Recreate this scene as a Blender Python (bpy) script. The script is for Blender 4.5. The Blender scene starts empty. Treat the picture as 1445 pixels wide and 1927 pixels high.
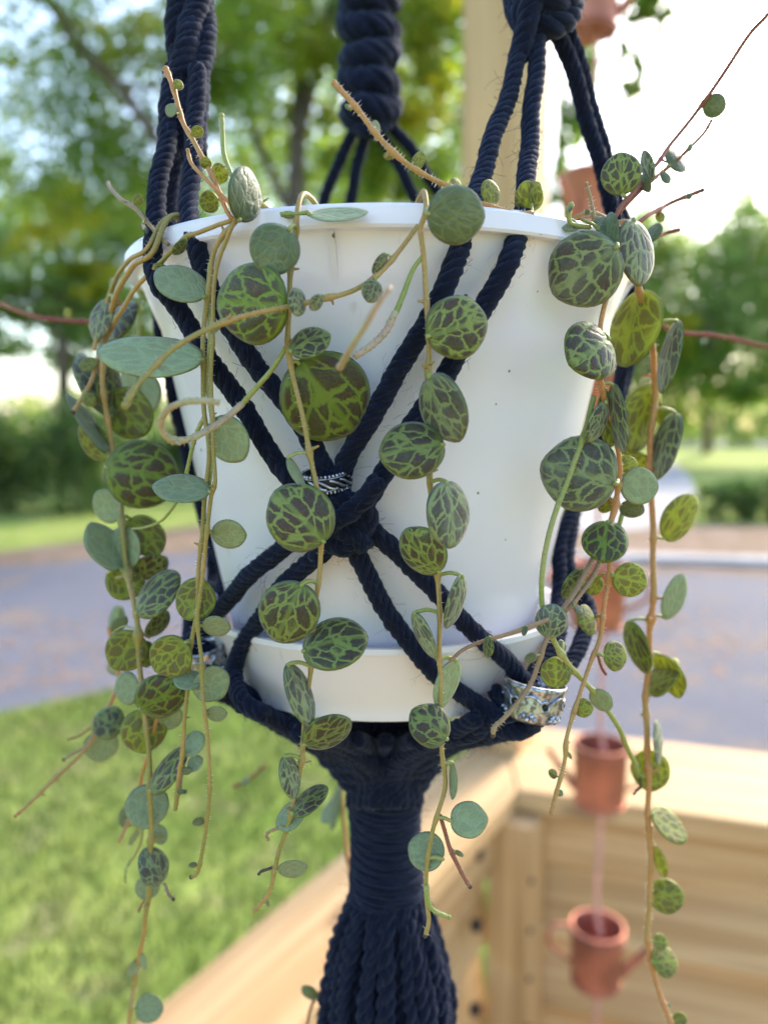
import bpy, math, random
import numpy as np
from mathutils import Vector, Matrix, Quaternion

random.seed(7)
rng = np.random.default_rng(7)
scene = bpy.context.scene
COL = scene.collection
R = math.radians

# ---------------------------------------------------------------- camera
FPX, PW, PH = 1448.0, 1445.0, 1927.0
PITCH = R(6.5)
CAMZ, DIST = 2.0, 0.194            # camera height above the lawn, distance to the pot's axis
cam_d = bpy.data.cameras.new('camera')
cam = bpy.data.objects.new('camera', cam_d)
COL.objects.link(cam)
cam.location = (0, -DIST, CAMZ)
cam.rotation_euler = (R(90) - PITCH, 0, 0)
cam_d.sensor_fit = 'VERTICAL'
cam_d.sensor_height = 36.0
cam_d.lens = 36.0 * FPX / PH
cam_d.clip_start = 0.01
cam_d.clip_end = 1500
cam_d.dof.use_dof = True
cam_d.dof.focus_distance = 0.137
cam_d.dof.aperture_fstop = 11.2
scene.camera = cam

# ---------------------------------------------------------------- light
SUN_EL, SUN_AZ = R(34), R(38)      # azimuth measured to the right of the view direction
world = bpy.data.worlds.new('World')
scene.world = world
world.use_nodes = True
wn = world.node_tree
bg = wn.nodes['Background']
sky = wn.nodes.new('ShaderNodeTexSky')
sky.sky_type = 'NISHITA'
sky.sun_disc = False
sky.sun_elevation = SUN_EL
sky.sun_rotation = SUN_AZ          # clockwise from +Y
sky.air_density = 1.0
sky.dust_density = 2.0
wn.links.new(sky.outputs['Color'], bg.inputs['Color'])
bg.inputs['Strength'].default_value = 0.15
sun_d = bpy.data.lights.new('sun', 'SUN')
sun_d.energy = 1.5
sun_d.angle = R(10)
sun_d.color = (1.0, 0.86, 0.66)
sun = bpy.data.objects.new('sun', sun_d)
COL.objects.link(sun)
sdir = Vector((math.sin(SUN_AZ) * math.cos(SUN_EL), math.cos(SUN_AZ) * math.cos(SUN_EL), math.sin(SUN_EL)))
sun.rotation_euler = sdir.to_track_quat('Z', 'Y').to_euler()
vs = scene.view_settings
vs.view_transform = 'Standard'
vs.look = 'None'
vs.exposure = 2.0
vs.gamma = 1.0
vs.use_curve_mapping = False
cy = scene.cycles
cy.use_denoising = True
cy.max_bounces = 8
cy.diffuse_bounces = 3
cy.transparent_max_bounces = 8
cy.transmission_bounces = 4
cy.caustics_reflective = False
cy.caustics_refractive = False
cy.sample_clamp_indirect = 8.0

# ---------------------------------------------------------------- pixel -> world helpers
CAM = np.array([0.0, -DIST, CAMZ])
_f = np.array([0, math.cos(PITCH), -math.sin(PITCH)])
_u = np.array([0, math.sin(PITCH), math.cos(PITCH)])
_r = np.array([1.0, 0, 0])

def ray(px, py):
    return _r * ((px - PW / 2) / FPX) - _u * ((py - PH / 2) / FPX) + _f

def at(px, py, d):
    return CAM + ray(px, py) * d

def gnd(px, py, z=0.0):
    r = ray(px, py)
    return CAM + r * ((z - CAM[2]) / r[2])

def cyl(px, py, rad):
    r = ray(px, py)
    a, b = r[0], r[1]
    A = a * a + b * b
    disc = (DIST * b) ** 2 - A * (DIST ** 2 - rad ** 2)
    s = (DIST * b - math.sqrt(max(disc, 0))) / A
    return s

def hang(px, py, off=0.0):
    """on the vertical cylinder just outside the pot's rim; beyond its outline, at the depth of the pot's side"""
    return at(px, py, cyl(px, py, 0.0632) - off)

# pot profile, heights relative to the camera's height
def r_wall(z):
    return 0.0484 + 0.209 * (z - CAMZ)

def r_cord(z):
    zz = z - CAMZ
    if zz > 0.030: return 0.0610
    if zz > -0.0443:
        hull = 0.0457 + (0.0605 - 0.0457) * (zz + 0.0443) / (0.030 + 0.0443)
        return max(r_wall(z), 0.45 * r_wall(z) + 0.55 * hull)
    if zz > -0.062: return 0.0457 - 0.0035 * (-0.0443 - zz) / 0.0177
    return 0.042

def on_pot(px, py, off=0.0):
    s = 0.14
    for _ in range(12):
        z = CAMZ + ray(px, py)[2] * s
        s = 0.5 * s + 0.5 * cyl(px, py, r_cord(z) + off)
    return at(px, py, s)

def P3(p, off=0.0, toward=0.0):
    """(px,py) on the pot, (px,py,depth) free"""
    if len(p) == 3:
        return at(p[0], p[1], p[2] - toward)
    return on_pot(p[0], p[1], off)

# ---------------------------------------------------------------- mesh helpers
def spline(pts, step):
    """centripetal-ish Catmull-Rom resampled at even spacing"""
    P = [np.array(p, float) for p in pts]
    if len(P) == 2:
        n = max(2, int(np.linalg.norm(P[1] - P[0]) / step) + 1)
        return np.array([P[0] + (P[1] - P[0]) * t for t in np.linspace(0, 1, n)])
    Q = [2 * P[0] - P[1]] + P + [2 * P[-1] - P[-2]]
    out = []
    for i in range(1, len(Q) - 2):
        p0, p1, p2, p3 = Q[i - 1], Q[i], Q[i + 1], Q[i + 2]
        for t in np.linspace(0, 1, 12, endpoint=False):
            out.append(0.5 * ((2 * p1) + (-p0 + p2) * t + (2 * p0 - 5 * p1 + 4 * p2 - p3) * t * t + (-p0 + 3 * p1 - 3 * p2 + p3) * t ** 3))
    out.append(Q[-2])
    out = np.array(out)
    d = np.r_[0, np.cumsum(np.linalg.norm(np.diff(out, axis=0), axis=1))]
    n = max(3, int(d[-1] / step) + 1)
    s = np.linspace(0, d[-1], n)
    return np.stack([np.interp(s, d, out[:, k]) for k in range(3)], 1)

def frames(path):
    T = np.gradient(path, axis=0)
    T /= np.linalg.norm(T, axis=1)[:, None] + 1e-12
    N = np.zeros_like(T)
    a = np.array([0, 0, 1.0]) if abs(T[0][2]) < 0.9 else np.array([1.0, 0, 0])
    n = a - T[0] * a.dot(T[0])
    n /= np.linalg.norm(n)
    for i in range(len(T)):
        n = n - T[i] * n.dot(T[i])
        n /= np.linalg.norm(n) + 1e-12
        N[i] = n
    return T, N, np.cross(T, N)

WORLDS = {}
class MB:
    def __init__(s):
        s.v, s.f, s.m, s.uv, s.n = [], [], [], [], 0
    def add(s, v, f, mi=0, uv=None):
        v = np.asarray(v, float)
        s.v.append(v)
        b = s.n
        s.f.extend([tuple(i + b for i in q) for q in f])
        s.m.extend([mi] * len(f))
        s.uv.append(np.zeros((len(v), 2)) if uv is None else np.asarray(uv, float))
        s.n += len(v)
    def tube(s, path, rad, seg=8, mi=0, cap=True, u0=0.0):
        path = np.asarray(path, float)
        T, N, B = frames(path)
        n = len(path)
        rad = np.broadcast_to(np.asarray(rad, float), (n,))
        a = np.linspace(0, 2 * math.pi, seg, endpoint=False)
        V = path[:, None, :] + rad[:, None, None] * (np.cos(a)[None, :, None] * N[:, None, :] + np.sin(a)[None, :, None] * B[:, None, :])
        d = np.r_[0, np.cumsum(np.linalg.norm(np.diff(path, axis=0), axis=1))] + u0
        uv = np.stack([np.repeat(d, seg), np.tile(np.abs(np.linspace(-1, 1, seg, endpoint=False)), n)], 1)
        f = [(i * seg + j, i * seg + (j + 1) % seg, (i + 1) * seg + (j + 1) % seg, (i + 1) * seg + j) for i in range(n - 1) for j in range(seg)]
        if cap:
            f.append(tuple(range(seg - 1, -1, -1)))
            f.append(tuple((n - 1) * seg + j for j in range(seg)))
        s.add(V.reshape(-1, 3), f, mi, uv)
    def box(s, c, size, rot=None, mi=0, bev=0.0):
        x, y, z = [k / 2 for k in size]
        if bev <= 0:
            v = np.array([(i * x, j * y, k * z) for i in (-1, 1) for j in (-1, 1) for k in (-1, 1)])
            f = [(0, 1, 3, 2), (4, 6, 7, 5), (0, 4, 5, 1), (2, 3, 7, 6), (0, 2, 6, 4), (1, 5, 7, 3)]
        else:  # chamfer the long (x) edges
            b = bev
            prof = [(-y + b, -z), (y - b, -z), (y, -z + b), (y, z - b), (y - b, z), (-y + b, z), (-y, z - b), (-y, -z + b)]
            v = np.array([(i * x, p, q) for i in (-1, 1) for p, q in prof])
            f = [tuple(range(8))[::-1], tuple(range(8, 16))] + [(j, (j + 1) % 8, 8 + (j + 1) % 8, 8 + j) for j in range(8)]
        if rot is not None: v = v @ np.array(rot).T
        s.add(v + np.array(c), f, mi)
    def lathe(s, prof, c, seg=64, mi=0, closed=False):
        a = np.linspace(0, 2 * math.pi, seg, endpoint=False)
        n = len(prof)
        V = np.array([(c[0] + r * math.cos(t), c[1] + r * math.sin(t), c[2] + z) for r, z in prof for t in a])
        rngn = range(n if closed else n - 1)
        f = [(i * seg + j, i * seg + (j + 1) % seg, ((i + 1) % n) * seg + (j + 1) % seg, ((i + 1) % n) * seg + j) for i in rngn for j in range(seg)]
        s.add(V, f, mi)
    def ball(s, c, r, mi=0, seg=10, rings=6, sc=(1, 1, 1)):
        V, f = [], []
        for i in range(rings + 1):
            p = math.pi * i / rings
            for j in range(seg):
                t = 2 * math.pi * j / seg
                V.append((c[0] + sc[0] * r * math.sin(p) * math.cos(t), c[1] + sc[1] * r * math.sin(p) * math.sin(t), c[2] + sc[2] * r * math.cos(p)))
        for i in range(rings):
            for j in range(seg):
                f.append((i * seg + j, (i + 1) * seg + j, (i + 1) * seg + (j + 1) % seg, i * seg + (j + 1) % seg))
        s.add(V, f, mi)
    def build(s, name, mats, parent=None, smooth=True, uv=False, xf=None):
        me = bpy.data.meshes.new(name)
        V = np.concatenate(s.v) if s.v else np.zeros((0, 3))
        me.from_pydata(V.tolist(), [], s.f)
        mats = mats if isinstance(mats, (list, tuple)) else [mats]
        for m in mats: me.materials.append(m)
        if len(mats) > 1: me.polygons.foreach_set('material_index', s.m)
        if smooth: me.polygons.foreach_set('use_smooth', [True] * len(me.polygons))
        if uv:
            U = np.concatenate(s.uv)
            lv = np.empty(len(me.loops), int)
            me.loops.foreach_get('vertex_index', lv)
            me.uv_layers.new(name='uv').data.foreach_set('uv', U[lv].ravel())
        me.update()
        return link(name, me, parent, xf)

def link(name, me, parent=None, xf=None):
    o = bpy.data.objects.new(name, me)
    COL.objects.link(o)
    if xf is not None: o.matrix_basis = xf
    if parent is not None:
        o.parent = parent
        o.matrix_parent_inverse = WORLDS[parent.name].inverted() if parent.name in WORLDS else Matrix.Identity(4)
    return o

def empty(name, loc, label, cat, group=None):
    o = bpy.data.objects.new(name, None)
    COL.objects.link(o)
    o.empty_display_size = 0.02
    o.location = [float(k) for k in loc]
    WORLDS[o.name] = Matrix.Translation(Vector(o.location))
    tag(o, label, cat, group)
    return o

def tag(o, label=None, cat=None, group=None, kind=None):
    if label: o['label'] = label
    if cat: o['category'] = cat
    if group: o['group'] = group
    if kind: o['kind'] = kind
    return o

def rope(mb, path, rad=0.0021, nstr=4, pitch=0.0082, seg=7, ph=0.0, mi=0, taper=None):
    d = np.r_[0, np.cumsum(np.linalg.norm(np.diff(path, axis=0), axis=1))]
    sw = rad * 0.11 * np.clip(d / 0.01, 0, 1)       # hand-tied cotton is never quite straight
    path = path + np.stack([sw * np.sin(d * 310 + ph * 3), sw * np.sin(d * 270 + ph * 5), sw * np.sin(d * 230 + ph)], 1)
    T, N, B = frames(path)
    slack = 0.7 * np.sin(d * 130 + ph * 2) + 0.4 * np.sin(d * 47 + ph)
    for k in range(nstr):
        a = 2 * math.pi * (d / pitch + k / nstr) + ph + slack
        off = rad * 0.42
        if taper is not None: off = off * taper
        else: off = np.full(len(d), off)
        q = path + off[:, None] * (np.cos(a)[:, None] * N + np.sin(a)[:, None] * B)
        rr = rad * 0.60 * (1 + 0.07 * np.sin(d * 900 + k * 2 + ph) + 0.06 * np.sin(d * 210 + k * 3.1))
        if taper is not None: rr = rr * taper
        mb.tube(q, rr, seg, mi, True, random.random() * 5)

# ---------------------------------------------------------------- materials
def nodes(name):
    m = bpy.data.materials.new(name)
    m.use_nodes = True
    nt = m.node_tree
    return m, nt, nt.nodes['Principled BSDF'], nt.nodes['Material Output']

def N(nt, t, **kw):
    n = nt.nodes.new(t)
    for k, v in kw.items():
        if k.startswith('i_'):
            key = k[2:]
            n.inputs[int(key) if key.isdigit() else key.replace('_', ' ')].default_value = v
        else: setattr(n, k, v)
    return n

def math_(nt, op, a, b=None, c=None, clamp=False):
    n = nt.nodes.new('ShaderNodeMath'); n.operation = op; n.use_clamp = clamp
    for i, x in enumerate((a, b, c)):
        if x is None: continue
        if isinstance(x, (int, float)): n.inputs[i].default_value = x
        else: nt.links.new(x, n.inputs[i])
    return n.outputs[0]

def maprange(nt, x, a, b, c=0.0, d=1.0, smooth=True):
    n = nt.nodes.new('ShaderNodeMapRange')
    n.interpolation_type = 'SMOOTHSTEP' if smooth else 'LINEAR'
    nt.links.new(x, n.inputs[0])
    for i, v in enumerate((a, b, c, d)): n.inputs[i + 1].default_value = v
    return n.outputs[0]

def mix(nt, f, a, b):
    n = nt.nodes.new('ShaderNodeMix'); n.data_type = 'RGBA'
    for idx, x in ((0, f), (6, a), (7, b)):
        if hasattr(x, 'is_linked'): nt.links.new(x, n.inputs[idx])
        elif idx == 0: n.inputs[0].default_value = x
        else: n.inputs[idx].default_value = (*x, 1) if len(x) == 3 else x
    return n.outputs[2]

def noise(nt, vec, scale, detail=4, rough=0.55, dim='3D'):
    n = N(nt, 'ShaderNodeTexNoise', noise_dimensions=dim)
    n.inputs['Scale'].default_value = scale
    n.inputs['Detail'].default_value = detail
    n.inputs['Roughness'].default_value = rough
    if vec is not None: nt.links.new(vec, n.inputs['Vector'])
    return n

def bump(nt, h, strength, dist, bsdf):
    b = N(nt, 'ShaderNodeBump')
    b.inputs['Strength'].default_value = strength
    b.inputs['Distance'].default_value = dist
    nt.links.new(h, b.inputs['Height'])
    nt.links.new(b.outputs[0], bsdf.inputs['Normal'])

def mapping(nt, src, scale=(1, 1, 1), loc=(0, 0, 0)):
    m = N(nt, 'ShaderNodeMapping')
    m.inputs['Scale'].default_value = scale
    m.inputs['Location'].default_value = loc
    nt.links.new(src, m.inputs['Vector'])
    return m.outputs[0]

def leaf_mat(name, green, vein, dark, amount, transl, tcol, dusty=0.0, rough=0.45, nveins=2.3, rows=4.1, soft=0.030):
    m, nt, bs, out = nodes(name)
    tc = N(nt, 'ShaderNodeTexCoord')
    oi = N(nt, 'ShaderNodeObjectInfo')
    sep = N(nt, 'ShaderNodeSeparateXYZ')
    nt.links.new(tc.outputs['Generated'], sep.inputs[0])
    x = math_(nt, 'MULTIPLY_ADD', sep.outputs[0], 2.0, -1.0)
    y = math_(nt, 'MULTIPLY_ADD', sep.outputs[1], 2.0, -1.0)
    hw = math_(nt, 'SQRT', math_(nt, 'MAXIMUM', math_(nt, 'SUBTRACT', 1.0, math_(nt, 'MULTIPLY', y, y)), 0.05))
    u = math_(nt, 'DIVIDE', x, hw)
    # veins fan out of the base and close at the tip
    cx = N(nt, 'ShaderNodeCombineXYZ')
    nt.links.new(math_(nt, 'MULTIPLY', u, nveins), cx.inputs[0])
    # cross veins bow towards the tip away from the midrib
    yb = math_(nt, 'ADD', y, math_(nt, 'MULTIPLY', math_(nt, 'ABSOLUTE', u), -0.45))
    nt.links.new(math_(nt, 'MULTIPLY', yb, rows * 0.5), cx.inputs[1])
    nt.links.new(math_(nt, 'MULTIPLY', oi.outputs['Random'], 61.0), cx.inputs[2])
    nz = noise(nt, cx.outputs[0], 2.6, 3, 0.6)
    dv = N(nt, 'ShaderNodeVectorMath', operation='MULTIPLY_ADD')
    nt.links.new(nz.outputs['Color'], dv.inputs[0])
    dv.inputs[1].default_value = (0.5, 0.5, 0)
    nt.links.new(cx.outputs[0], dv.inputs[2])
    vo = N(nt, 'ShaderNodeTexVoronoi', feature='DISTANCE_TO_EDGE')
    vo.inputs['Scale'].default_value = 1.0
    nt.links.new(dv.outputs[0], vo.inputs['Vector'])
    vo2 = N(nt, 'ShaderNodeTexVoronoi', feature='DISTANCE_TO_EDGE')
    vo2.inputs['Scale'].default_value = 2.9
    nt.links.new(dv.outputs[0], vo2.inputs['Vector'])
    fine = noise(nt, dv.outputs[0], 11.0, 4, 0.65)
    edge = math_(nt, 'ADD', vo.outputs[0], math_(nt, 'MULTIPLY_ADD', fine.outputs[0], 0.20, -0.10))
    patch = maprange(nt, edge, 0.078 - soft, 0.078 + soft)
    mid = maprange(nt, math_(nt, 'ABSOLUTE', x), 0.03, 0.13)
    rr = math_(nt, 'SQRT', math_(nt, 'ADD', math_(nt, 'MULTIPLY', x, x), math_(nt, 'MULTIPLY', y, y)))
    rim = maprange(nt, rr, 0.86, 0.97, 1.0, 0.0)
    basel = maprange(nt, y, -0.95, -0.62)
    patch = math_(nt, 'MULTIPLY', math_(nt, 'MULTIPLY', patch, mid), math_(nt, 'MULTIPLY', rim, basel))
    crack = maprange(nt, vo2.outputs[0], 0.0, 0.05, 0.60, 1.0)
    patch = math_(nt, 'MULTIPLY', patch, crack)
    big = noise(nt, cx.outputs[0], 0.9, 2)
    vary = maprange(nt, big.outputs[0], 0.25, 0.6, 0.80, 1.0)
    patch = math_(nt, 'MULTIPLY', math_(nt, 'MULTIPLY', patch, vary), amount)
    spk = noise(nt, tc.outputs['Object'], 2600, 2)
    base = mix(nt, maprange(nt, vo.outputs[0], 0.0, 0.16), vein, green)
    base = mix(nt, math_(nt, 'MULTIPLY', maprange(nt, spk.outputs[0], 0.35, 0.75), 0.35), base, [k * 0.6 for k in green])
    dk = mix(nt, maprange(nt, big.outputs['Fac'], 0.4, 0.65), dark, (dark[0] * 1.5, dark[1] * 0.95, dark[2] * 0.85))
    col = mix(nt, patch, base, dk)
    if dusty > 0:
        dn = noise(nt, tc.outputs['Generated'], 1.7, 5, 0.7)
        col = mix(nt, math_(nt, 'MULTIPLY', maprange(nt, dn.outputs[0], 0.35, 0.7), dusty), col, (0.36, 0.41, 0.34))
    col = mix(nt, maprange(nt, rr, 0.955, 0.995, 0.0, 0.6), col, [k * 0.35 for k in dark])   # thin dark margin
    hs = N(nt, 'ShaderNodeHueSaturation')
    nt.links.new(col, hs.inputs['Color'])
    nt.links.new(math_(nt, 'MULTIPLY_ADD', oi.outputs['Random'], 0.3, 0.85), hs.inputs['Value'])
    nt.links.new(hs.outputs[0], bs.inputs['Base Color'])
    bs.inputs['Roughness'].default_value = rough
    bs.inputs['Specular IOR Level'].default_value = 0.45
    bs.inputs['Sheen Weight'].default_value = 0.25 + dusty * 0.4
    bs.inputs['Sheen Roughness'].default_value = 0.4
    h = math_(nt, 'ADD', maprange(nt, vo.outputs[0], 0.0, 0.25), math_(nt, 'MULTIPLY', spk.outputs[0], 0.5))
    bump(nt, h, 0.5, 0.00022, bs)
    tr = N(nt, 'ShaderNodeBsdfTranslucent')
    nt.links.new(mix(nt, math_(nt, 'MULTIPLY', patch, 0.75), tcol, [k * 0.25 for k in tcol]), tr.inputs[0])
    ms = N(nt, 'ShaderNodeMixShader')
    ms.inputs[0].default_value = transl
    nt.links.new(bs.outputs[0], ms.inputs[1]); nt.links.new(tr.outputs[0], ms.inputs[2])
    nt.links.new(ms.outputs[0], out.inputs['Surface'])
    return m

DK = (0.030, 0.020, 0.018)
M_T = leaf_mat('leaf_patterned', (0.118, 0.158, 0.030), (0.190, 0.245, 0.052), DK, 0.99, 0.18, (0.40, 0.55, 0.12))
M_D = leaf_mat('leaf_dusty', (0.128, 0.166, 0.058), (0.215, 0.272, 0.098), (0.032, 0.030, 0.031), 0.98, 0.12, (0.35, 0.5, 0.17), dusty=0.20, rough=0.55)
M_V = leaf_mat('leaf_vivid', (0.115, 0.178, 0.012), (0.150, 0.225, 0.022), (0.034, 0.022, 0.018), 0.98, 0.22, (0.5, 0.65, 0.06), nveins=2.3, rows=3.9)
M_G = leaf_mat('leaf_plain', (0.076, 0.115, 0.040), (0.098, 0.140, 0.052), (0.044, 0.070, 0.030), 0.5, 0.12, (0.4, 0.55, 0.14), dusty=0.14, soft=0.10)
M_U = leaf_mat('leaf_underside', (0.215, 0.275, 0.135), (0.255, 0.325, 0.165), (0.18, 0.21, 0.12), 0.22, 0.14, (0.50, 0.62, 0.22), rough=0.6, soft=0.09)
M_Y = leaf_mat('leaf_backlit', (0.190, 0.230, 0.034), (0.27, 0.33, 0.04), (0.100, 0.082, 0.034), 0.85, 0.36, (0.60, 0.66, 0.08), rough=0.5, soft=0.08)  # yellow-green of sun coming through from behind, put into the leaf colour

def simple(name, col, rough=0.5, nscale=None, namt=0.3, metallic=0.0, bumpd=None, spec=0.5, col2=None):
    m, nt, bs, out = nodes(name)
    tc = N(nt, 'ShaderNodeTexCoord')
    bs.inputs['Roughness'].default_value = rough
    bs.inputs['Metallic'].default_value = metallic
    bs.inputs['Specular IOR Level'].default_value = spec
    if nscale:
        nz = noise(nt, tc.outputs['Object'], nscale, 5)
        c2 = col2 or [k * (1 - namt) for k in col]
        nt.links.new(mix(nt, maprange(nt, nz.outputs[0], 0.35, 0.65), col, c2), bs.inputs['Base Color'])
        if bumpd: bump(nt, nz.outputs[0], 0.6, bumpd, bs)
    else:
        bs.inputs['Base Color'].default_value = (*col, 1)
    return m

def stem_mat(name, c1, c2, tr=0.15):
    m, nt, bs, out = nodes(name)
    tc = N(nt, 'ShaderNodeTexCoord')
    nz = noise(nt, tc.outputs['Object'], 55, 3)
    fn = noise(nt, tc.outputs['Object'], 1500, 3)
    c = mix(nt, maprange(nt, nz.outputs[0], 0.38, 0.62), c1, c2)
    c = mix(nt, math_(nt, 'MULTIPLY', maprange(nt, fn.outputs[0], 0.4, 0.7), 0.4), c, [k * 0.55 for k in c1])
    nt.links.new(c, bs.inputs['Base Color'])
    bs.inputs['Roughness'].default_value = 0.5
    bs.inputs['Subsurface Weight'].default_value = 0.0
    bump(nt, fn.outputs[0], 0.4, 0.00015, bs)
    t = N(nt, 'ShaderNodeBsdfTranslucent'); nt.links.new(c, t.inputs[0])
    ms = N(nt, 'ShaderNodeMixShader'); ms.inputs[0].default_value = tr
    nt.links.new(bs.outputs[0], ms.inputs[1]); nt.links.new(t.outputs[0], ms.inputs[2])
    nt.links.new(ms.outputs[0], out.inputs['Surface'])
    return m

S_TAN = stem_mat('stem_tan', (0.40, 0.27, 0.09), (0.27, 0.24, 0.06))
S_GREEN = stem_mat('stem_green', (0.26, 0.32, 0.08), (0.34, 0.35, 0.12))
S_RED = stem_mat('stem_reddish', (0.20, 0.075, 0.065), (0.25, 0.12, 0.08), 0.0)
S_RED.node_tree.nodes['Principled BSDF'].inputs['Specular IOR Level'].default_value = 0.06
S_RED.node_tree.nodes['Principled BSDF'].inputs['Roughness'].default_value = 0.95
S_ORANGE = stem_mat('stem_orange', (0.50, 0.23, 0.08), (0.42, 0.27, 0.09))
S_BROWN = stem_mat('stem_brown', (0.28, 0.17, 0.10), (0.33, 0.24, 0.12))
S_SPIKE = stem_mat('flower_spike_skin', (0.42, 0.40, 0.22), (0.40, 0.27, 0.20))
S_TIP = simple('dry_tip', (0.06, 0.04, 0.03), 0.8)
S_HAIR = stem_mat('stem_hair', (0.75, 0.72, 0.60), (0.75, 0.72, 0.60), 0.4)

# navy cotton rope
def rope_mat(name, c1, c2):
    m, nt, bs, out = nodes(name)
    uvn = N(nt, 'ShaderNodeUVMap')
    mp = mapping(nt, uvn.outputs[0], (420, 16, 1))
    f1 = noise(nt, mp, 1.0, 4, 0.7)
    tc = N(nt, 'ShaderNodeTexCoord')
    f2 = noise(nt, tc.outputs['Object'], 320, 3)
    c = mix(nt, maprange(nt, f1.outputs[0], 0.38, 0.72), c1, c2)
    c = mix(nt, math_(nt, 'MULTIPLY', maprange(nt, f2.outputs[0], 0.4, 0.7), 0.3), c, [k * 0.5 for k in c1])
    nt.links.new(c, bs.inputs['Base Color'])
    bs.inputs['Roughness'].default_value = 0.9
    bs.inputs['Specular IOR Level'].default_value = 0.15
    bs.inputs['Sheen Weight'].default_value = 0.14
    bs.inputs['Sheen Roughness'].default_value = 0.45
    bs.inputs['Sheen Tint'].default_value = (0.45, 0.6, 1.0, 1)
    bump(nt, f1.outputs[0], 0.9, 0.0004, bs)
    return m
M_ROPE = rope_mat('navy_cotton', (0.0022, 0.0038, 0.0130), (0.0085, 0.0130, 0.0360))
M_FUZZ = simple('navy_fibre', (0.02, 0.026, 0.055), 0.9)

# white plastic with specks of potting soil
def plastic(name, col):
    m, nt, bs, out = nodes(name)
    tc = N(nt, 'ShaderNodeTexCoord')
    vo = N(nt, 'ShaderNodeTexVoronoi'); vo.inputs['Scale'].default_value = 130
    nt.links.new(tc.outputs['Object'], vo.inputs['Vector'])
    sz = noise(nt, tc.outputs['Object'], 40, 2)
    sp = maprange(nt, math_(nt, 'SUBTRACT', vo.outputs['Distance'], math_(nt, 'MULTIPLY_ADD', sz.outputs[0], 0.22, -0.075)), 0.0, 0.008, 1.0, 0.0)
    sm = noise(nt, mapping(nt, tc.outputs['Object'], (14, 14, 5)), 1.0, 6, 0.7)
    c = mix(nt, math_(nt, 'MULTIPLY', maprange(nt, sm.outputs[0], 0.48, 0.75), 0.6), col, (0.58, 0.56, 0.50))
    sc = noise(nt, mapping(nt, tc.outputs['Object'], (220, 220, 30)), 1.0, 3, 0.8)
    c = mix(nt, math_(nt, 'MULTIPLY', maprange(nt, sc.outputs[0], 0.66, 0.76), 0.35), c, (0.45, 0.42, 0.37))
    c = mix(nt, sp, c, (0.06, 0.045, 0.03))
    nt.links.new(c, bs.inputs['Base Color'])
    bs.inputs['Roughness'].default_value = 0.28
    bs.inputs['Specular IOR Level'].default_value = 0.55
    wv = noise(nt, tc.outputs['Object'], 18, 2)
    bump(nt, wv.outputs[0], 0.08, 0.002, bs)
    t = N(nt, 'ShaderNodeBsdfTranslucent'); t.inputs[0].default_value = (0.85, 0.86, 0.9, 1)
    ms = N(nt, 'ShaderNodeMixShader'); ms.inputs[0].default_value = 0.18
    nt.links.new(bs.outputs[0], ms.inputs[1]); nt.links.new(t.outputs[0], ms.inputs[2])
    nt.links.new(ms.outputs[0], out.inputs['Surface'])
    return m
M_POT = plastic('white_plastic', (0.77, 0.78, 0.89))
M_SAUCER = plastic('white_saucer_plastic', (0.78, 0.76, 0.80))
M_SOIL = simple('potting_soil', (0.05, 0.035, 0.022), 0.95, 300, 0.6, bumpd=0.002)

def silver():
    m, nt, bs, out = nodes('antique_silver')
    tc = N(nt, 'ShaderNodeTexCoord')
    nz = noise(nt, tc.outputs['Object'], 900, 4)
    nt.links.new(mix(nt, maprange(nt, nz.outputs[0], 0.42, 0.62), (0.50, 0.54, 0.64), (0.16, 0.17, 0.20)), bs.inputs['Base Color'])
    bs.inputs['Metallic'].default_value = 0.88
    bs.inputs['Roughness'].default_value = 0.30
    bump(nt, nz.outputs[0], 0.5, 0.0003, bs)
    return m
M_SILVER = silver()
M_DARKMETAL = simple('tarnish', (0.03, 0.028, 0.025), 0.5, metallic=0.8)
M_COPPER = simple('copper', (0.50, 0.19, 0.125), 0.45, 14, 0.45, metallic=0.6, spec=0.5)
M_COPPER_IN = simple('copper_inside', (0.26, 0.08, 0.07), 0.5, 30, 0.3, metallic=0.6)
M_CORDPINK = simple('copper_cord', (0.62, 0.30, 0.24), 0.6, 60, 0.2)

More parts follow.
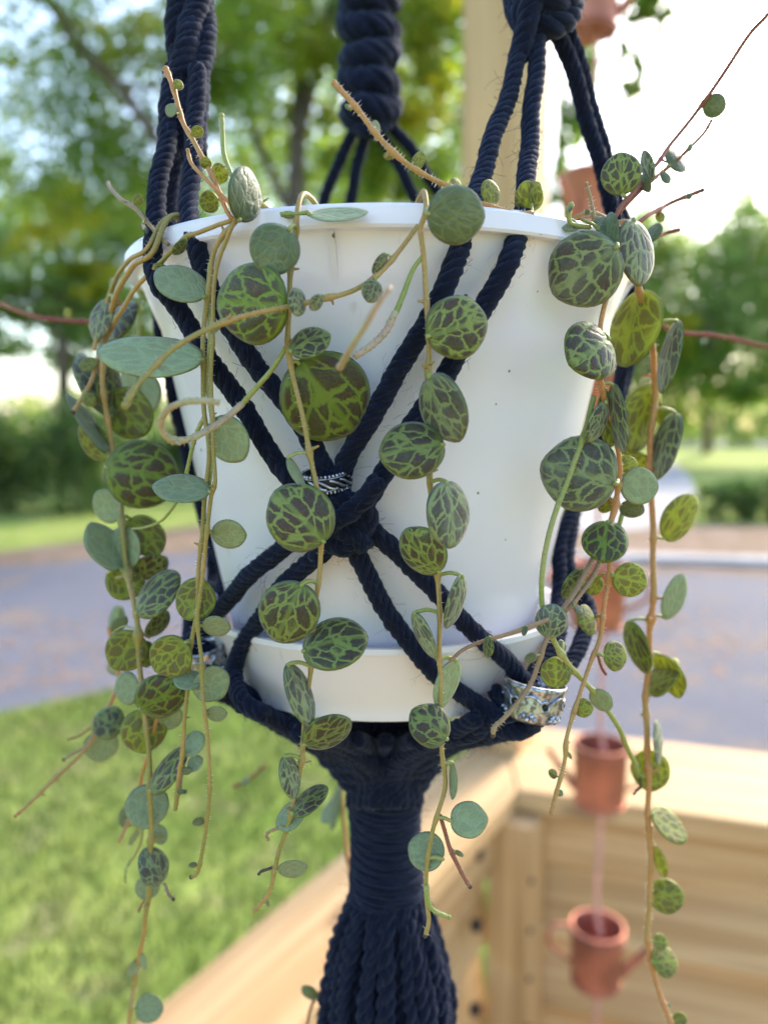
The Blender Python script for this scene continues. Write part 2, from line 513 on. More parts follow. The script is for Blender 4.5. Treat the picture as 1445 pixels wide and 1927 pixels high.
def wood(name, c1, c2, seedv=0.0):
    m, nt, bs, out = nodes(name)
    tc = N(nt, 'ShaderNodeTexCoord'); oi = N(nt, 'ShaderNodeObjectInfo')
    ad = N(nt, 'ShaderNodeVectorMath', operation='ADD')
    nt.links.new(tc.outputs['Object'], ad.inputs[0])
    rv = N(nt, 'ShaderNodeCombineXYZ'); 
    nt.links.new(math_(nt, 'MULTIPLY', oi.outputs['Random'], 7.0), rv.inputs[1]); nt.links.new(math_(nt, 'MULTIPLY', oi.outputs['Random'], 13.0), rv.inputs[0])
    nt.links.new(rv.outputs[0], ad.inputs[1])
    mp = mapping(nt, ad.outputs[0], (1.1, 26, 26))
    g = noise(nt, mp, 1.0, 5, 0.6)
    mp2 = mapping(nt, ad.outputs[0], (4, 160, 160))
    g2 = noise(nt, mp2, 1.0, 3, 0.6)
    bl = noise(nt, ad.outputs[0], 3.0, 3)
    c = mix(nt, maprange(nt, g.outputs[0], 0.35, 0.65), c1, c2)
    c = mix(nt, math_(nt, 'MULTIPLY', maprange(nt, g2.outputs[0], 0.4, 0.7), 0.3), c, [k * 0.6 for k in c2])
    c = mix(nt, math_(nt, 'MULTIPLY', maprange(nt, bl.outputs[0], 0.45, 0.7), 0.25), c, (0.42, 0.32, 0.18))
    kv = N(nt, 'ShaderNodeTexVoronoi'); kv.inputs['Scale'].default_value = 1.0
    nt.links.new(mapping(nt, ad.outputs[0], (2.6, 9, 9)), kv.inputs['Vector'])
    c = mix(nt, maprange(nt, kv.outputs['Distance'], 0.05, 0.16, 0.75, 0.0), c, (0.17, 0.085, 0.035))     # knots
    hs = N(nt, 'ShaderNodeHueSaturation')
    nt.links.new(c, hs.inputs['Color']); nt.links.new(math_(nt, 'MULTIPLY_ADD', oi.outputs['Random'], 0.25, 0.87), hs.inputs['Value'])
    nt.links.new(hs.outputs[0], bs.inputs['Base Color'])
    bs.inputs['Roughness'].default_value = 0.7
    bump(nt, g.outputs[0], 0.3, 0.002, bs)
    return m
M_WOOD = wood('pine_timber', (0.62, 0.41, 0.20), (0.43, 0.25, 0.10))
M_SCREW = simple('dark_bolt', (0.02, 0.022, 0.03), 0.5, metallic=0.6)

def ground_mat(name, cols, scales, rough=0.9):
    m, nt, bs, out = nodes(name)
    tc = N(nt, 'ShaderNodeTexCoord')
    c = None
    n1 = noise(nt, tc.outputs['Object'], scales[0], 5, 0.6)
    c = mix(nt, maprange(nt, n1.outputs[0], 0.38, 0.62), cols[0], cols[1])
    n2 = noise(nt, tc.outputs['Object'], scales[1], 4, 0.6)
    c = mix(nt, maprange(nt, n2.outputs[0], 0.5, 0.68), c, cols[2])
    n3 = noise(nt, tc.outputs['Object'], scales[2], 3, 0.6)
    c = mix(nt, math_(nt, 'MULTIPLY', maprange(nt, n3.outputs[0], 0.4, 0.7), 0.5), c, [k * 0.55 for k in cols[0]])
    nt.links.new(c, bs.inputs['Base Color'])
    bs.inputs['Roughness'].default_value = rough
    bs.inputs['Specular IOR Level'].default_value = 0.08
    bump(nt, n3.outputs[0], 0.8, 0.02, bs)
    return m
M_LAWN = ground_mat('lawn_turf', ((0.21, 0.31, 0.060), (0.34, 0.40, 0.110), (0.36, 0.34, 0.16)), (0.9, 3.1, 40))
M_ASPH = ground_mat('asphalt', ((0.140, 0.148, 0.182), (0.165, 0.170, 0.205), (0.225, 0.185, 0.165)), (0.35, 1.1, 30), 0.8)
M_DIRT = ground_mat('leaf_litter', ((0.24, 0.17, 0.12), (0.30, 0.22, 0.18), (0.16, 0.14, 0.07)), (1.2, 4.0, 30))
M_CONC = ground_mat('concrete', ((0.42, 0.41, 0.42), (0.50, 0.48, 0.48), (0.36, 0.33, 0.30)), (1.0, 3.0, 30))
M_GRASSBLADE = simple('grass_blade', (0.29, 0.36, 0.08), 0.6, 1.5, 0.4)
M_PETAL = simple('fallen_litter', (0.40, 0.22, 0.12), 0.8, 2.0, 0.3)

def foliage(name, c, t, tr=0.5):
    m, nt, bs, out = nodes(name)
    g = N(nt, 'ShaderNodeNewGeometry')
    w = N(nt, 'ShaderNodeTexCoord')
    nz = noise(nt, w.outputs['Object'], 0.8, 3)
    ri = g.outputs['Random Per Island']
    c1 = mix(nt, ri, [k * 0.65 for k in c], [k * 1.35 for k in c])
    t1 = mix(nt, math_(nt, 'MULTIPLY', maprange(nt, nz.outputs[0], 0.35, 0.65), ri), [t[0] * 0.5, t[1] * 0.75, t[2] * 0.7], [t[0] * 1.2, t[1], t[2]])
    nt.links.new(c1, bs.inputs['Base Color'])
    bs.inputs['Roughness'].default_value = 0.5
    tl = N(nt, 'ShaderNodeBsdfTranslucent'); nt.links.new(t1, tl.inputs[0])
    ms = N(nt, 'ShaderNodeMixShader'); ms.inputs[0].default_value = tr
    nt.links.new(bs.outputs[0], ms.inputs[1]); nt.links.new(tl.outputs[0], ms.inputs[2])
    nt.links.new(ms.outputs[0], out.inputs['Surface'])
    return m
F_TREE = foliage('tree_leaves', (0.120, 0.180, 0.035), (0.50, 0.60, 0.06), 0.58)
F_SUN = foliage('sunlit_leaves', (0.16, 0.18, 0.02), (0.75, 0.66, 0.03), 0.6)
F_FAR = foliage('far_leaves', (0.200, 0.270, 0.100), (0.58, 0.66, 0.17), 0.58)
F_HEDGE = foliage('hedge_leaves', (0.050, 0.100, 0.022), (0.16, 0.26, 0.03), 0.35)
M_BARK = simple('bark', (0.14, 0.11, 0.085), 0.9, 6, 0.4, bumpd=0.03)

# ================================================================ ground and roads
def sheet(name, pts, z, mat, kind='structure', sub=None):
    me = bpy.data.meshes.new(name)
    me.from_pydata([(float(p[0]), float(p[1]), z) for p in pts], [], [tuple(range(len(pts)))])
    me.materials.append(mat)
    o = link(name, me)
    if me.polygons[0].normal.z < 0: me.flip_normals()
    o['kind'] = kind
    return o

sheet('lawn', [(-220, -60), (220, -60), (220, 320), (-220, 320)], 0.0, M_LAWN)
# the driveway: far edge and near edge read off the photograph
far = [gnd(-1200, 1085), gnd(-500, 1075), (gnd(0, 1062)), gnd(250, 1040), gnd(420, 1028), gnd(700, 1030), gnd(1000, 1062), gnd(1445, 1078), gnd(2400, 1120)]
near = [gnd(2400, 1600), gnd(1600, 1560), gnd(1300, 1500), gnd(1080, 1430), gnd(900, 1360), gnd(640, 1300), gnd(430, 1285), gnd(200, 1300), gnd(0, 1342), gnd(-400, 1400), gnd(-1200, 1480)]
sheet('driveway', far + near, 0.004, M_ASPH)
# litter strip between the driveway and the far lawn
sheet('verge', [gnd(-1200, 1050), gnd(0, 1040), gnd(250, 1005), gnd(420, 985), gnd(700, 985), gnd(1000, 985), gnd(1445, 990), gnd(2400, 1000),
                gnd(2400, 1130), gnd(1445, 1084), gnd(1000, 1068), gnd(700, 1036), gnd(420, 1034), gnd(250, 1046), gnd(0, 1068), gnd(-1200, 1091)], 0.008, M_DIRT)
# turf band on the verge, left
sheet('grass_strip', [gnd(-1200, 1040), gnd(0, 1030), gnd(300, 990), gnd(600, 970), gnd(600, 935), gnd(300, 948), gnd(0, 962), gnd(-1200, 970)], 0.012, M_LAWN)
# pale concrete kerb on the right: a real step
def strip_box(name, a, b, w, h, mat, kind='structure'):
    a, b = np.array(a), np.array(b)
    d = b - a; L = np.linalg.norm(d[:2]); ang = math.atan2(d[1], d[0])
    mb = MB(); c = (a + b) / 2
    rot = [[math.cos(ang), -math.sin(ang), 0], [math.sin(ang), math.cos(ang), 0], [0, 0, 1]]
    mb.box((c[0], c[1], h / 2 + 0.005), (L, w, h), rot, 0, 0.015)
    o = mb.build(name, mat, smooth=False); o['kind'] = kind
    return o
strip_box('kerb', gnd(1010, 1052), gnd(2600, 1100), 0.45, 0.11, M_CONC)
# side drive curving away on the right and the far street
sheet('path', [gnd(1180, 1000), gnd(1290, 985), gnd(1310, 940), gnd(1300, 900), gnd(1275, 875), gnd(1245, 858), gnd(1180, 850), gnd(1120, 850), gnd(1080, 900), gnd(1080, 1000)], 0.016, M_CONC)
sheet('street', [gnd(1100, 841), gnd(2300, 846), gnd(2300, 832), gnd(1100, 829)], 0.02, M_ASPH)

# grass blades, near lawn
def blades(name, n, xr, yr, hmin, hmax, keep, mat):
    X = rng.uniform(*xr, n); Y = rng.uniform(*yr, n)
    k = np.array([keep(x, y) for x, y in zip(X, Y)])
    X, Y = X[k], Y[k]; n = len(X)
    a = rng.uniform(0, 2 * math.pi, n); h = rng.uniform(hmin, hmax, n); w = 0.006
    dx, dy = np.cos(a) * w, np.sin(a) * w
    lx, ly = rng.normal(0, 0.35, n) * h, rng.normal(0, 0.35, n) * h
    V = np.stack([np.stack([X - dx, Y - dy, 0 * X], 1), np.stack([X + dx, Y + dy, 0 * X], 1), np.stack([X + lx, Y + ly, h], 1)], 1).reshape(-1, 3)
    me = bpy.data.meshes.new(name)
    me.from_pydata(V.tolist(), [], np.arange(3 * n).reshape(-1, 3).tolist())
    me.materials.append(mat)
    o = link(name, me); o['kind'] = 'stuff'
    return o
nl = [(p[0], p[1]) for p in near][::-1]
def edge_y(x):
    for (x0, y0), (x1, y1) in zip(nl[:-1], nl[1:]):
        if x0 <= x <= x1: return y0 + (y1 - y0) * (x - x0) / (x1 - x0 + 1e-9)
    return 3.0
blades('grass', 60000, (-4.5, 1.8), (0.6, 6.4), 0.03, 0.09, lambda x, y: y < edge_y(x) - 0.05, M_GRASSBLADE)
# fallen leaves and petals on the asphalt
n = 900
cl = [(gnd(80, 1200), 1.0), (gnd(180, 1250), 1.1), (gnd(20, 1290), 0.8), (gnd(300, 1180), 0.8), (gnd(1330, 1160), 0.7), (gnd(1390, 1220), 0.5), (gnd(1250, 1250), 0.6), (gnd(1180, 1180), .6)]
V, Fs = [], []
for i in range(n):
    c, s = cl[i % len(cl)]
    x, y = c[0] + rng.normal(0, s * 0.8), c[1] + rng.normal(0, s * 0.5)
    a, q = rng.uniform(0, 6.28), rng.uniform(0.015, 0.04)
    b = len(V)
    for k in range(4):
        V.append((x + q * math.cos(a + k * 1.57) * (1 if k % 2 else 0.6), y + q * math.sin(a + k * 1.57) * (1 if k % 2 else 0.6), 0.006 + rng.uniform(0, 0.012)))
    Fs.append((b, b + 1, b + 2, b + 3))
me = bpy.data.meshes.new('fallen_leaves'); me.from_pydata(V, [], Fs); me.materials.append(M_PETAL)
link('fallen_leaves', me)['kind'] = 'stuff'

# ================================================================ trees and shrubs
def leaf_cloud(centres, radii, counts, size, clump=0.16, nclump=None):
    """leaf-sized quads gathered in clumps through ellipsoids"""
    Ps = []
    for c, r, n in zip(centres, radii, counts):
        m = max(6, int(n / 55)) if nclump is None else nclump
        sc = rng.normal(0, 1, (m, 3)); sc /= np.linalg.norm(sc, axis=1)[:, None]
        sc *= (rng.uniform(0.15, 1, m) ** 0.5)[:, None]
        idx = rng.integers(0, m, n)
        p = sc[idx] + rng.normal(0, clump, (n, 3))
        Ps.append(np.array(c) + p * np.array(r))
    P = np.concatenate(Ps); n = len(P)
    a = rng.normal(0, 1, (n, 3)); a /= np.linalg.norm(a, axis=1)[:, None]
    b = np.cross(a, rng.normal(0, 1, (n, 3))); b /= np.linalg.norm(b, axis=1)[:, None]
    s = size * rng.uniform(0.6, 1.35, n)[:, None]
    V = np.stack([P - a * s, P + b * s * 0.55, P + a * s, P - b * s * 0.55], 1).reshape(-1, 3)
    return V

def crown(name, V, mat, parent):
    me = bpy.data.meshes.new(name)
    n = len(V) // 4
    me.from_pydata(V.tolist(), [], np.arange(4 * n).reshape(-1, 4).tolist())
    me.materials.append(mat)
    return link(name, me, parent)

def tree(name, label, cat, base, trunk_r, trunk_path, limbs, blobs, leaf, mats, group=None):
    """trunk_path / limbs: pixel+distance points; blobs: (px,py,dist,rx,ry,rz,n,mat)"""
    root = empty(name, (base[0], base[1], 0), label, cat, group)
    if trunk_path:
        mb = MB()
        pth = spline([np.array([base[0], base[1], -0.1])] + [at(*p) for p in trunk_path], 0.35)
        mb.tube(pth, np.linspace(trunk_r * 1.15, trunk_r * 0.6, len(pth)), 12)
        mb.build('trunk', M_BARK, root)
        for lp, r0, r1 in limbs:
            mb = MB()
            p = spline([at(*q) for q in lp], 0.25)
            mb.tube(p, np.linspace(r0, r1, len(p)), 8)
            mb.build('limb', M_BARK, root)
    by = {}
    for b in blobs: by.setdefault(b[7], []).append(b)
    for mi, bl in by.items():
        V = leaf_cloud([at(b[0], b[1], b[2]) for b in bl], [(b[3], b[4], b[5]) for b in bl], [b[6] for b in bl], leaf)
        crown('crown', V, mats[mi], root)
    return root

TM = [F_TREE, F_SUN, F_FAR, F_HEDGE]
# big tree left of centre
tree('tree', 'tall leafy tree whose trunk rises behind the left half of the white pot', 'tree', gnd(555, 968), 0.24,
     [(552, 620, 16.4), (556, 380, 16.6), (566, 150, 16.8), (575, -120, 17)],
     [([(562, 260, 16.6), (610, 80, 16.2), (640, -120, 16)], 0.13, 0.06), ([(553, 420, 16.5), (480, 250, 16), (420, 60, 15)], 0.10, 0.04)],
     [(520, 120, 17, 2.6, 1.6, 1.5, 3600, 0), (760, 90, 17, 2.0, 2.0, 1.8, 3900, 0), (830, 260, 18, 1.6, 1.6, 1.3, 2100, 0), (600, 300, 18, 2.4, 1.4, 1.1, 2400, 0),
      (830, 60, 16, 0.9, 1.0, 0.9, 1100, 1), (520, 60, 15.5, 1.1, 0.8, 0.8, 900, 1), (800, 170, 15.5, 0.7, .7, .9, 600, 1), (640, -140, 17, 3.2, 2, 1.6, 4500, 0), (750, 330, 17, 1.3, 1, .7, 1200, 0)],
     0.105, TM)
tree('tree', 'tree with a slanting dark limb crossing the upper left corner', 'tree', gnd(-260, 1010), 0.28,
     [(-250, 700, 12), (-220, 300, 12), (-180, -150, 12.2)],
     [([(-210, -60, 12.1), (60, -20, 12.6), (150, 90, 12.8), (225, 162, 13), (300, 270, 13.2)], 0.13, 0.09), ([(225, 162, 13), (330, 160, 12.4), (420, 90, 12)], 0.04, 0.02)],
     [(60, 40, 13, 1.7, 1.2, 1.0, 2100, 0), (250, 160, 14, 1.8, 1.5, 1.1, 3100, 0), (60, 300, 14, 1.9, 1.5, 1.2, 4200, 0), (260, 330, 14.5, 1.6, 1.3, 1.2, 3200, 0), (420, 60, 14, 1.3, 1.2, 1.1, 3100, 0),
      (230, 60, 12.4, 0.8, .7, .5, 450, 1), (110, 420, 13, 1.1, .9, .5, 700, 1), (440, 190, 14, .9, .9, .8, 900, 0), (150, -150, 13, 2.5, 1.8, 1.2, 2600, 0)],
     0.066, TM)
tree('tree', 'broad green tree low on the left above the dark hedge', 'tree', gnd(120, 905), 0.22,
     [(120, 700, 23), (110, 500, 23), (100, 330, 23)], [],
     [(120, 470, 24, 3.4, 2.4, 1.6, 4600, 2), (330, 440, 25, 2.6, 2.2, 1.6, 3800, 2), (-60, 420, 24, 2.4, 2.4, 2.2, 3000, 2), (250, 600, 25, 2.2, 1.6, 0.8, 1300, 2), (40, 565, 23, 1.6, 1.2, 0.5, 900, 0), (180, 520, 22, 1.1, 1, .6, 500, 1), (50, 625, 23, 2.6, 1, .9, 2300, 2), (200, 660, 24, 1.7, 1, 1.0, 1600, 2), (110, 560, 23, 2.6, 1.2, .7, 1600, 2), (330, 660, 26, 1.3, 1.3, 0.8, 1000, 2)],
     0.12, TM)
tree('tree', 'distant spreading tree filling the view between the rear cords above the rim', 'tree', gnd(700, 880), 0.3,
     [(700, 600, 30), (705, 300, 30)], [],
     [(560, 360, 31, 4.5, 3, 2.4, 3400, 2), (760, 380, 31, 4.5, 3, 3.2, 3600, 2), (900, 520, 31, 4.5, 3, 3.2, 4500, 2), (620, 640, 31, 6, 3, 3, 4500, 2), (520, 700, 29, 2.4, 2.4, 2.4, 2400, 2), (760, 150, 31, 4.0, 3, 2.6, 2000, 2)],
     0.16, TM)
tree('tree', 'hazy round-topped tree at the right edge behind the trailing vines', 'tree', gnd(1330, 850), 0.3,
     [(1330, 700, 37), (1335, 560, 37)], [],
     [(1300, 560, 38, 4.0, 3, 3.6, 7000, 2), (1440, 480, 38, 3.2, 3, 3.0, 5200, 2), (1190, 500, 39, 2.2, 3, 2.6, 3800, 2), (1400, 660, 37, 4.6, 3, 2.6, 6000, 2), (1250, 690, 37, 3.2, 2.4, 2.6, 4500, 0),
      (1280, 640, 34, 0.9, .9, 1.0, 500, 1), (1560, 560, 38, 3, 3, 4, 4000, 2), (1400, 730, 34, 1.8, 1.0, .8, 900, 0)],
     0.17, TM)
tree('tree', 'thin overhanging branch tips against the bright sky right of the wooden post', 'tree', gnd(2000, 1050), 0.2,
     [(1900, 700, 9), (1750, 250, 8.8), (1560, -160, 8.6)],
     [([(1600, -120, 8.6), (1420, -130, 8.3), (1230, -60, 8), (1190, 60, 8)], 0.045, 0.020), ([(1230, -60, 8), (1130, 120, 8.2), (1095, 260, 8.3)], 0.024, 0.012), ([(1215, -20, 8), (1200, 100, 8), (1190, 175, 8)], 0.018, 0.009)],
     [(1088, 200, 8.3, .17, .3, .75, 900, 0), (1192, 140, 8, .12, .15, .20, 330, 0), (1165, 105, 8, .10, .1, .10, 160, 0), (1215, 20, 8, .26, .2, .12, 420, 0), (1240, 55, 8.1, .07, .1, .12, 120, 0), (1060, 330, 8.5, .14, .2, .5, 380, 0), (1330, -40, 8.2, .6, .4, .25, 330, 0)],
     0.055, TM)

def shrub(label, px0, px1, ytop, ybase, depth, n, mat, leaf, cat='hedge', name='hedge', group=None):
    g = gnd((px0 + px1) / 2, ybase); d = g[1] + DIST
    x0, x1 = (px0 - PW / 2) / FPX * d, (px1 - PW / 2) / FPX * d
    top = CAMZ + ray((px0 + px1) / 2, ytop)[2] * d
    root = empty(name, ((x0 + x1) / 2, g[1] + depth / 2, 0), label, cat, group)
    k = max(2, int((x1 - x0) / (top * 0.6)))
    cs = [((x0 + (x1 - x0) * (i + .5) / k), g[1] + depth / 2, top * 0.48) for i in range(k)]
    rs = [((x1 - x0) / k * 0.62, depth / 2, top * 0.50)] * k
    V = leaf_cloud(cs, rs, [n // k] * k, leaf, 0.2)
    V[:, 2] = np.abs(V[:, 2])
    crown('foliage', V, mat, root)
    for c in cs:
        mb = MB(); mb.tube([(c[0], c[1], -0.05), (c[0] + 0.03, c[1], top * 0.5)], 0.04, 6)
        mb.build('stem', M_BARK, root)
    return root
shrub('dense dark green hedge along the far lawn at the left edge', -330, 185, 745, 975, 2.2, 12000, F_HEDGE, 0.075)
shrub('dark green shrub seen between the left vines and the pot', 262, 400, 800, 935, 2.0, 4500, F_HEDGE, 0.08, 'shrub', 'shrub')
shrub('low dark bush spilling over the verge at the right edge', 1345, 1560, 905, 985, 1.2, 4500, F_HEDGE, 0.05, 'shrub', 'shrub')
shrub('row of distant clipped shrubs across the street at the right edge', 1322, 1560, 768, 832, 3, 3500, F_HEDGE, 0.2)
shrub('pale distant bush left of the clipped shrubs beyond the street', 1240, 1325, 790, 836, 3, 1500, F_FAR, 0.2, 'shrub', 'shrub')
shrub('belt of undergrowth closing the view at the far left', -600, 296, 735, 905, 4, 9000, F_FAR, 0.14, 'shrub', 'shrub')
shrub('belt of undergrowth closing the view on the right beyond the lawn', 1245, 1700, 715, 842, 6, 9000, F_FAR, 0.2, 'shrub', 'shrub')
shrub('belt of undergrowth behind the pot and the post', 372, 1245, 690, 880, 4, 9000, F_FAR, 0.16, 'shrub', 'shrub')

# small red parked object seen through the loop of the flower spike: a car's rear
def far_van():
    g = gnd(338, 832); x, y = g[0], g[1]
    root = empty('parked_van', (x, y, 0), 'small distant red and grey vehicle glimpsed through the curled flower spike', 'van')
    red = simple('red_paint', (0.60, 0.07, 0.08), 0.3); gl = simple('pale_glass', (0.45, 0.48, 0.52), 0.2); dk = simple('dark_rubber', (0.03, 0.03, 0.035), 0.7); gy = simple('grey_panel', (0.22, 0.23, 0.26), 0.5)
    mb = MB(); mb.box((x, y + 2.4, 1.75), (2.0, 4.8, 1.1), None, 0, 0.16); mb.build('body', red, root, False)
    mb = MB(); mb.box((x, y + 2.4, 0.80), (2.04, 4.9, 0.79), None, 0, 0.1); mb.build('lower_body', gy, root, False)
    mb = MB(); mb.box((x, y - 0.012, 1.95), (1.6, 0.02, 0.42)); mb.build('rear_window', gl, root, False)
    for sx in (-1, 1):
        for dy in (0.8, 3.9):
            mb = MB(); mb.tube([(x + sx * 0.80, y + dy, 0.36), (x + sx * 1.04, y + dy, 0.36)], 0.36, 16); mb.build('wheel', dk, root)
far_van()

# ================================================================ porch: rail, post, deck
CAPZ = 1.40
AL = R(31.5)
uL = np.array([math.sin(AL), math.cos(AL), 0.0])     # left rail, going away
AR = R(17.5)
uR = np.array([math.cos(AR), -math.sin(AR), 0.0])    # right rail, coming back towards us
Cin = gnd(972, 1486, CAPZ)                            # inner corner of the two caps
CW, CT = 0.14, 0.038
rail = empty('porch_railing', (Cin[0], Cin[1], 0.5), 'pine porch railing with flat cap boards meeting at the post below the pot', 'railing')
nL, nR = np.array([-uL[1], uL[0], 0.0]), np.array([-uR[1], uR[0], 0.0])                                      # outward normals of the two runs
def board(name, c, L, w, h, axis, parent, bev=0.003, mat=None, tilt=0.0):
    """a board of its own, grain along its local x axis"""
    x = np.array(axis); y = np.cross([0, 0, 1.0], x); z = np.array([0, 0, 1.0])
    y, z = y * math.cos(tilt) - z * math.sin(tilt), z * math.cos(tilt) + y * math.sin(tilt)
    M = Matrix(((x[0], y[0], z[0], c[0]), (x[1], y[1], z[1], c[1]), (x[2], y[2], z[2], c[2]), (0, 0, 0, 1)))
    mb = MB(); mb.box((0, 0, 0), (L, w, h), None, 0, bev)
    return mb.build(name, mat or M_WOOD, parent, smooth=False, xf=M)
LL, LR = 3.2, 2.6
_A = np.array([[uL[0], uR[0]], [uL[1], uR[1]]])
CWR = 0.28
_s = np.linalg.solve(_A, (nR * CWR - nL * CW)[:2])          # outer corner, where the two outer edges meet
Cout = Cin + nL * CW + uL * _s[0]
def cap(name, quad, ax, parent):
    x = np.array(ax); y = np.cross([0, 0, 1.0], x); c = quad.mean(0)
    M = Matrix(((x[0], y[0], 0, c[0]), (x[1], y[1], 0, c[1]), (x[2], y[2], 1, c[2]), (0, 0, 0, 1)))
    loc = [((q - c) @ x, (q - c) @ y) for q in quad]
    cx_, cy_ = sum(p[0] for p in loc) / 4, sum(p[1] for p in loc) / 4
    e = 0.004
    v = [(a - math.copysign(k, a - cx_), b - math.copysign(k, b - cy_), z) for k, z in ((e, 0), (0, -e), (0, -CT + e), (e, -CT)) for a, b in loc]
    f = [(3, 2, 1, 0) if False else (0, 1, 2, 3), (15, 14, 13, 12)] + [(i * 4 + j, (i + 1) * 4 + j, (i + 1) * 4 + (j + 1) % 4, i * 4 + (j + 1) % 4) for i in range(3) for j in range(4)]
    mb = MB(); mb.add(v, f)
    return mb.build(name, M_WOOD, parent, smooth=False, xf=M)
cap('cap_board', np.array([Cin - uL * .0006, Cout - uL * .0006, Cin + nL * CW - uL * LL, Cin - uL * LL]), uL, rail)
cap('cap_board', np.array([Cin + uR * .0006, Cin + uR * LR, Cin + uR * LR + nR * CWR, Cout + uR * .0006]), uR, rail)
# top rails under the caps
inset = 0.022
board('top_rail', Cin + nL * (inset + 0.019) - uL * (LL / 2) + [0, 0, -CT - 0.047], LL, 0.038, 0.090, uL, rail)
board('top_rail', Cin + nR * (inset + 0.019) + uR * (LR / 2 + 0.003) + [0, 0, -CT - 0.047], LR, 0.038, 0.090, uR, rail)
# horizontal boards filling the two runs
ph, top = 0.138, -CT - 0.094
for i in range(5):
    z = top - ph / 2 - 0.002 - i * (ph - 0.008)
    board('wall_board', Cin + nR * (inset + 0.030) + uR * (LR / 2 + 0.012) + [0, 0, z], LR, 0.019, ph, uR, rail, 0.003, tilt=R(14))
for i in range(5):
    z = top - ph / 2 - 0.004 - i * (ph + 0.014)
    board('wall_board', Cin + nL * (inset + 0.034) - uL * (LL / 2 + 0.012) + [0, 0, z], LL, 0.016, ph, uL, rail, 0.004, tilt=R(9))
# posts inside the corner and along the run
ip = Cin + nL * 0.0 + nR * 0.0
def vpost(c, w, z0, z1, name, parent, ang=AL):
    mb = MB(); mb.box((0, 0, 0), (z1 - z0, w, w), None, 0, 0.006)
    x, y = np.array([math.cos(ang), -math.sin(ang), 0]), np.array([math.sin(ang), math.cos(ang), 0])
    M = Matrix(((0, x[0], y[0], c[0]), (0, x[1], y[1], c[1]), (1, 0, 0, (z0 + z1) / 2), (0, 0, 0, 1)))
    return mb.build(name, M_WOOD, parent, smooth=False, xf=M)
vpost(Cin + nL * (-0.004) + nR * (-0.004), 0.075, 0.51, CAPZ - CT - 0.002, 'corner_post', rail)
for i in range(7):
    z = CAPZ - CT - 0.09 - i * 0.085
    p = Cin + nL * (-0.004) + nR * (-0.0418) + uR * 0.026
    mb = MB(); M0 = Matrix.Translation(Vector((p[0], p[1], z)))
    mb.tube([(0, 0, 0), tuple(-nR * 0.004)], 0.006, 8); mb.build('screw', M_SCREW, rail, xf=M0)
for (px, py) in ((962, 1661), (976, 1806), (984, 1527)):
    q = Cin + nL * (inset + 0.02)
    # on the inner face of the left run, just before the corner post
    z = {1661: CAPZ - 0.19, 1806: CAPZ - 0.335, 1527: CAPZ - 0.07}[py]
    p = q - uL * 0.10 - nL * 0.012
    mb = MB(); M0 = Matrix.Translation(Vector((p[0], p[1], z)))
    mb.tube([(0, 0, 0), tuple(-nL * 0.012)], 0.011, 6); mb.build('bolt', M_SCREW, rail, xf=M0)

pw = 0.125
pc = gnd(973, 1424, CAPZ) + np.array([-0.027, 0.082, 0])
post = vpost(pc, pw, CAPZ + 0.001, 4.6, 'porch_post', None, R(25))
tag(post, 'thick square pine post standing on the corner of the railing', 'post')
deck = empty('deck', (0.9, 0.2, 0.5), None, None); deck['kind'] = 'structure'
for i in range(26):
    d_ = 0.04 + 0.145 * i
    s_ = d_ / float(uL @ nR)
    c = Cin - nR * d_ + uR * (1.55 - s_ * float(uL @ uR))
    board('deck_board', (c[0], c[1], 0.48), 3.1, 0.139, 0.03, uR, deck)

# ================================================================ copper rain chain
RC = at(1127, 1500, 0.98)
rcx, rcy = RC[0], RC[1]
zl = at(1127, 1453, 0.98)[2]
chain = empty('rain_chain', (rcx, rcy, RC[2]), 'copper rain chain of small watering cans hanging right of the pot', 'rain chain')
LEAN = -0.040 / 0.9
def can(zc, ang, handle=True):
    rcx = RC[0] + LEAN * (zc - zl) * (1 if zc > zl else 0.3)
    mb = MB(); h, r0, r1 = 0.080, 0.031, 0.034
    c = (rcx, rcy, zc)
    mb.lathe([(r0, -h / 2), (r1, h / 2 - 0.004), (r1 + 0.0015, h / 2 - 0.002), (r1 + 0.0010, h / 2), (r1 - 0.002, h / 2), (r1 - 0.0025, h / 2 - 0.004), (r0 - 0.0015, -h / 2 + 0.002), (0.0001, -h / 2 + 0.002)], c, 40)
    mb.lathe([(0.0001, -h / 2), (r0, -h / 2)], c, 40)
    for zz in (-h / 2 + 0.004, h / 2 - 0.010):
        rr = r0 + (r1 - r0) * (zz + h / 2) / h + 0.0006
        a = np.linspace(0, 2 * math.pi, 41)
        mb.tube(np.stack([c[0] + rr * np.cos(a), c[1] + rr * np.sin(a), np.full(41, c[2] + zz)], 1), 0.0012, 6, 0, False)
    o = mb.build('watering_can', M_COPPER, chain)
    d = np.array([math.cos(ang), math.sin(ang), 0])
    C = np.array(c)
    mb = MB()
    p = spline([C + d * r0 * 0.97 + [0, 0, -0.024], C + d * (r0 + 0.020) + [0, 0, 0.002], C + d * (r0 + 0.036) + [0, 0, 0.022]], 0.003)
    mb.tube(p, np.linspace(0.0062, 0.0042, len(p)), 10)
    mb.build('spout', M_COPPER, o)
    mb = MB()
    p = spline([C - d * r1 * 0.98 + [0, 0, 0.032], C - d * (r1 + 0.022) + [0, 0, 0.030], C - d * (r1 + 0.026) + [0, 0, 0.004], C - d * (r1 - 0.001) + [0, 0, -0.016]], 0.003)
    mb.tube(p, 0.0028, 8)
    mb.build('handle', M_COPPER, o)
STEP = 0.2305
zs = [zl + (STEP if k > 0 else 0.246) * k for k in (-2, -1, 0, 1, 2, 3, 4, 5)]
for k, (z, an) in enumerate(zip(zs, (0.4, -0.25, 2.75, 2.6, 0.1, -2.4, -0.3, 1.1))):
    can(z, an)
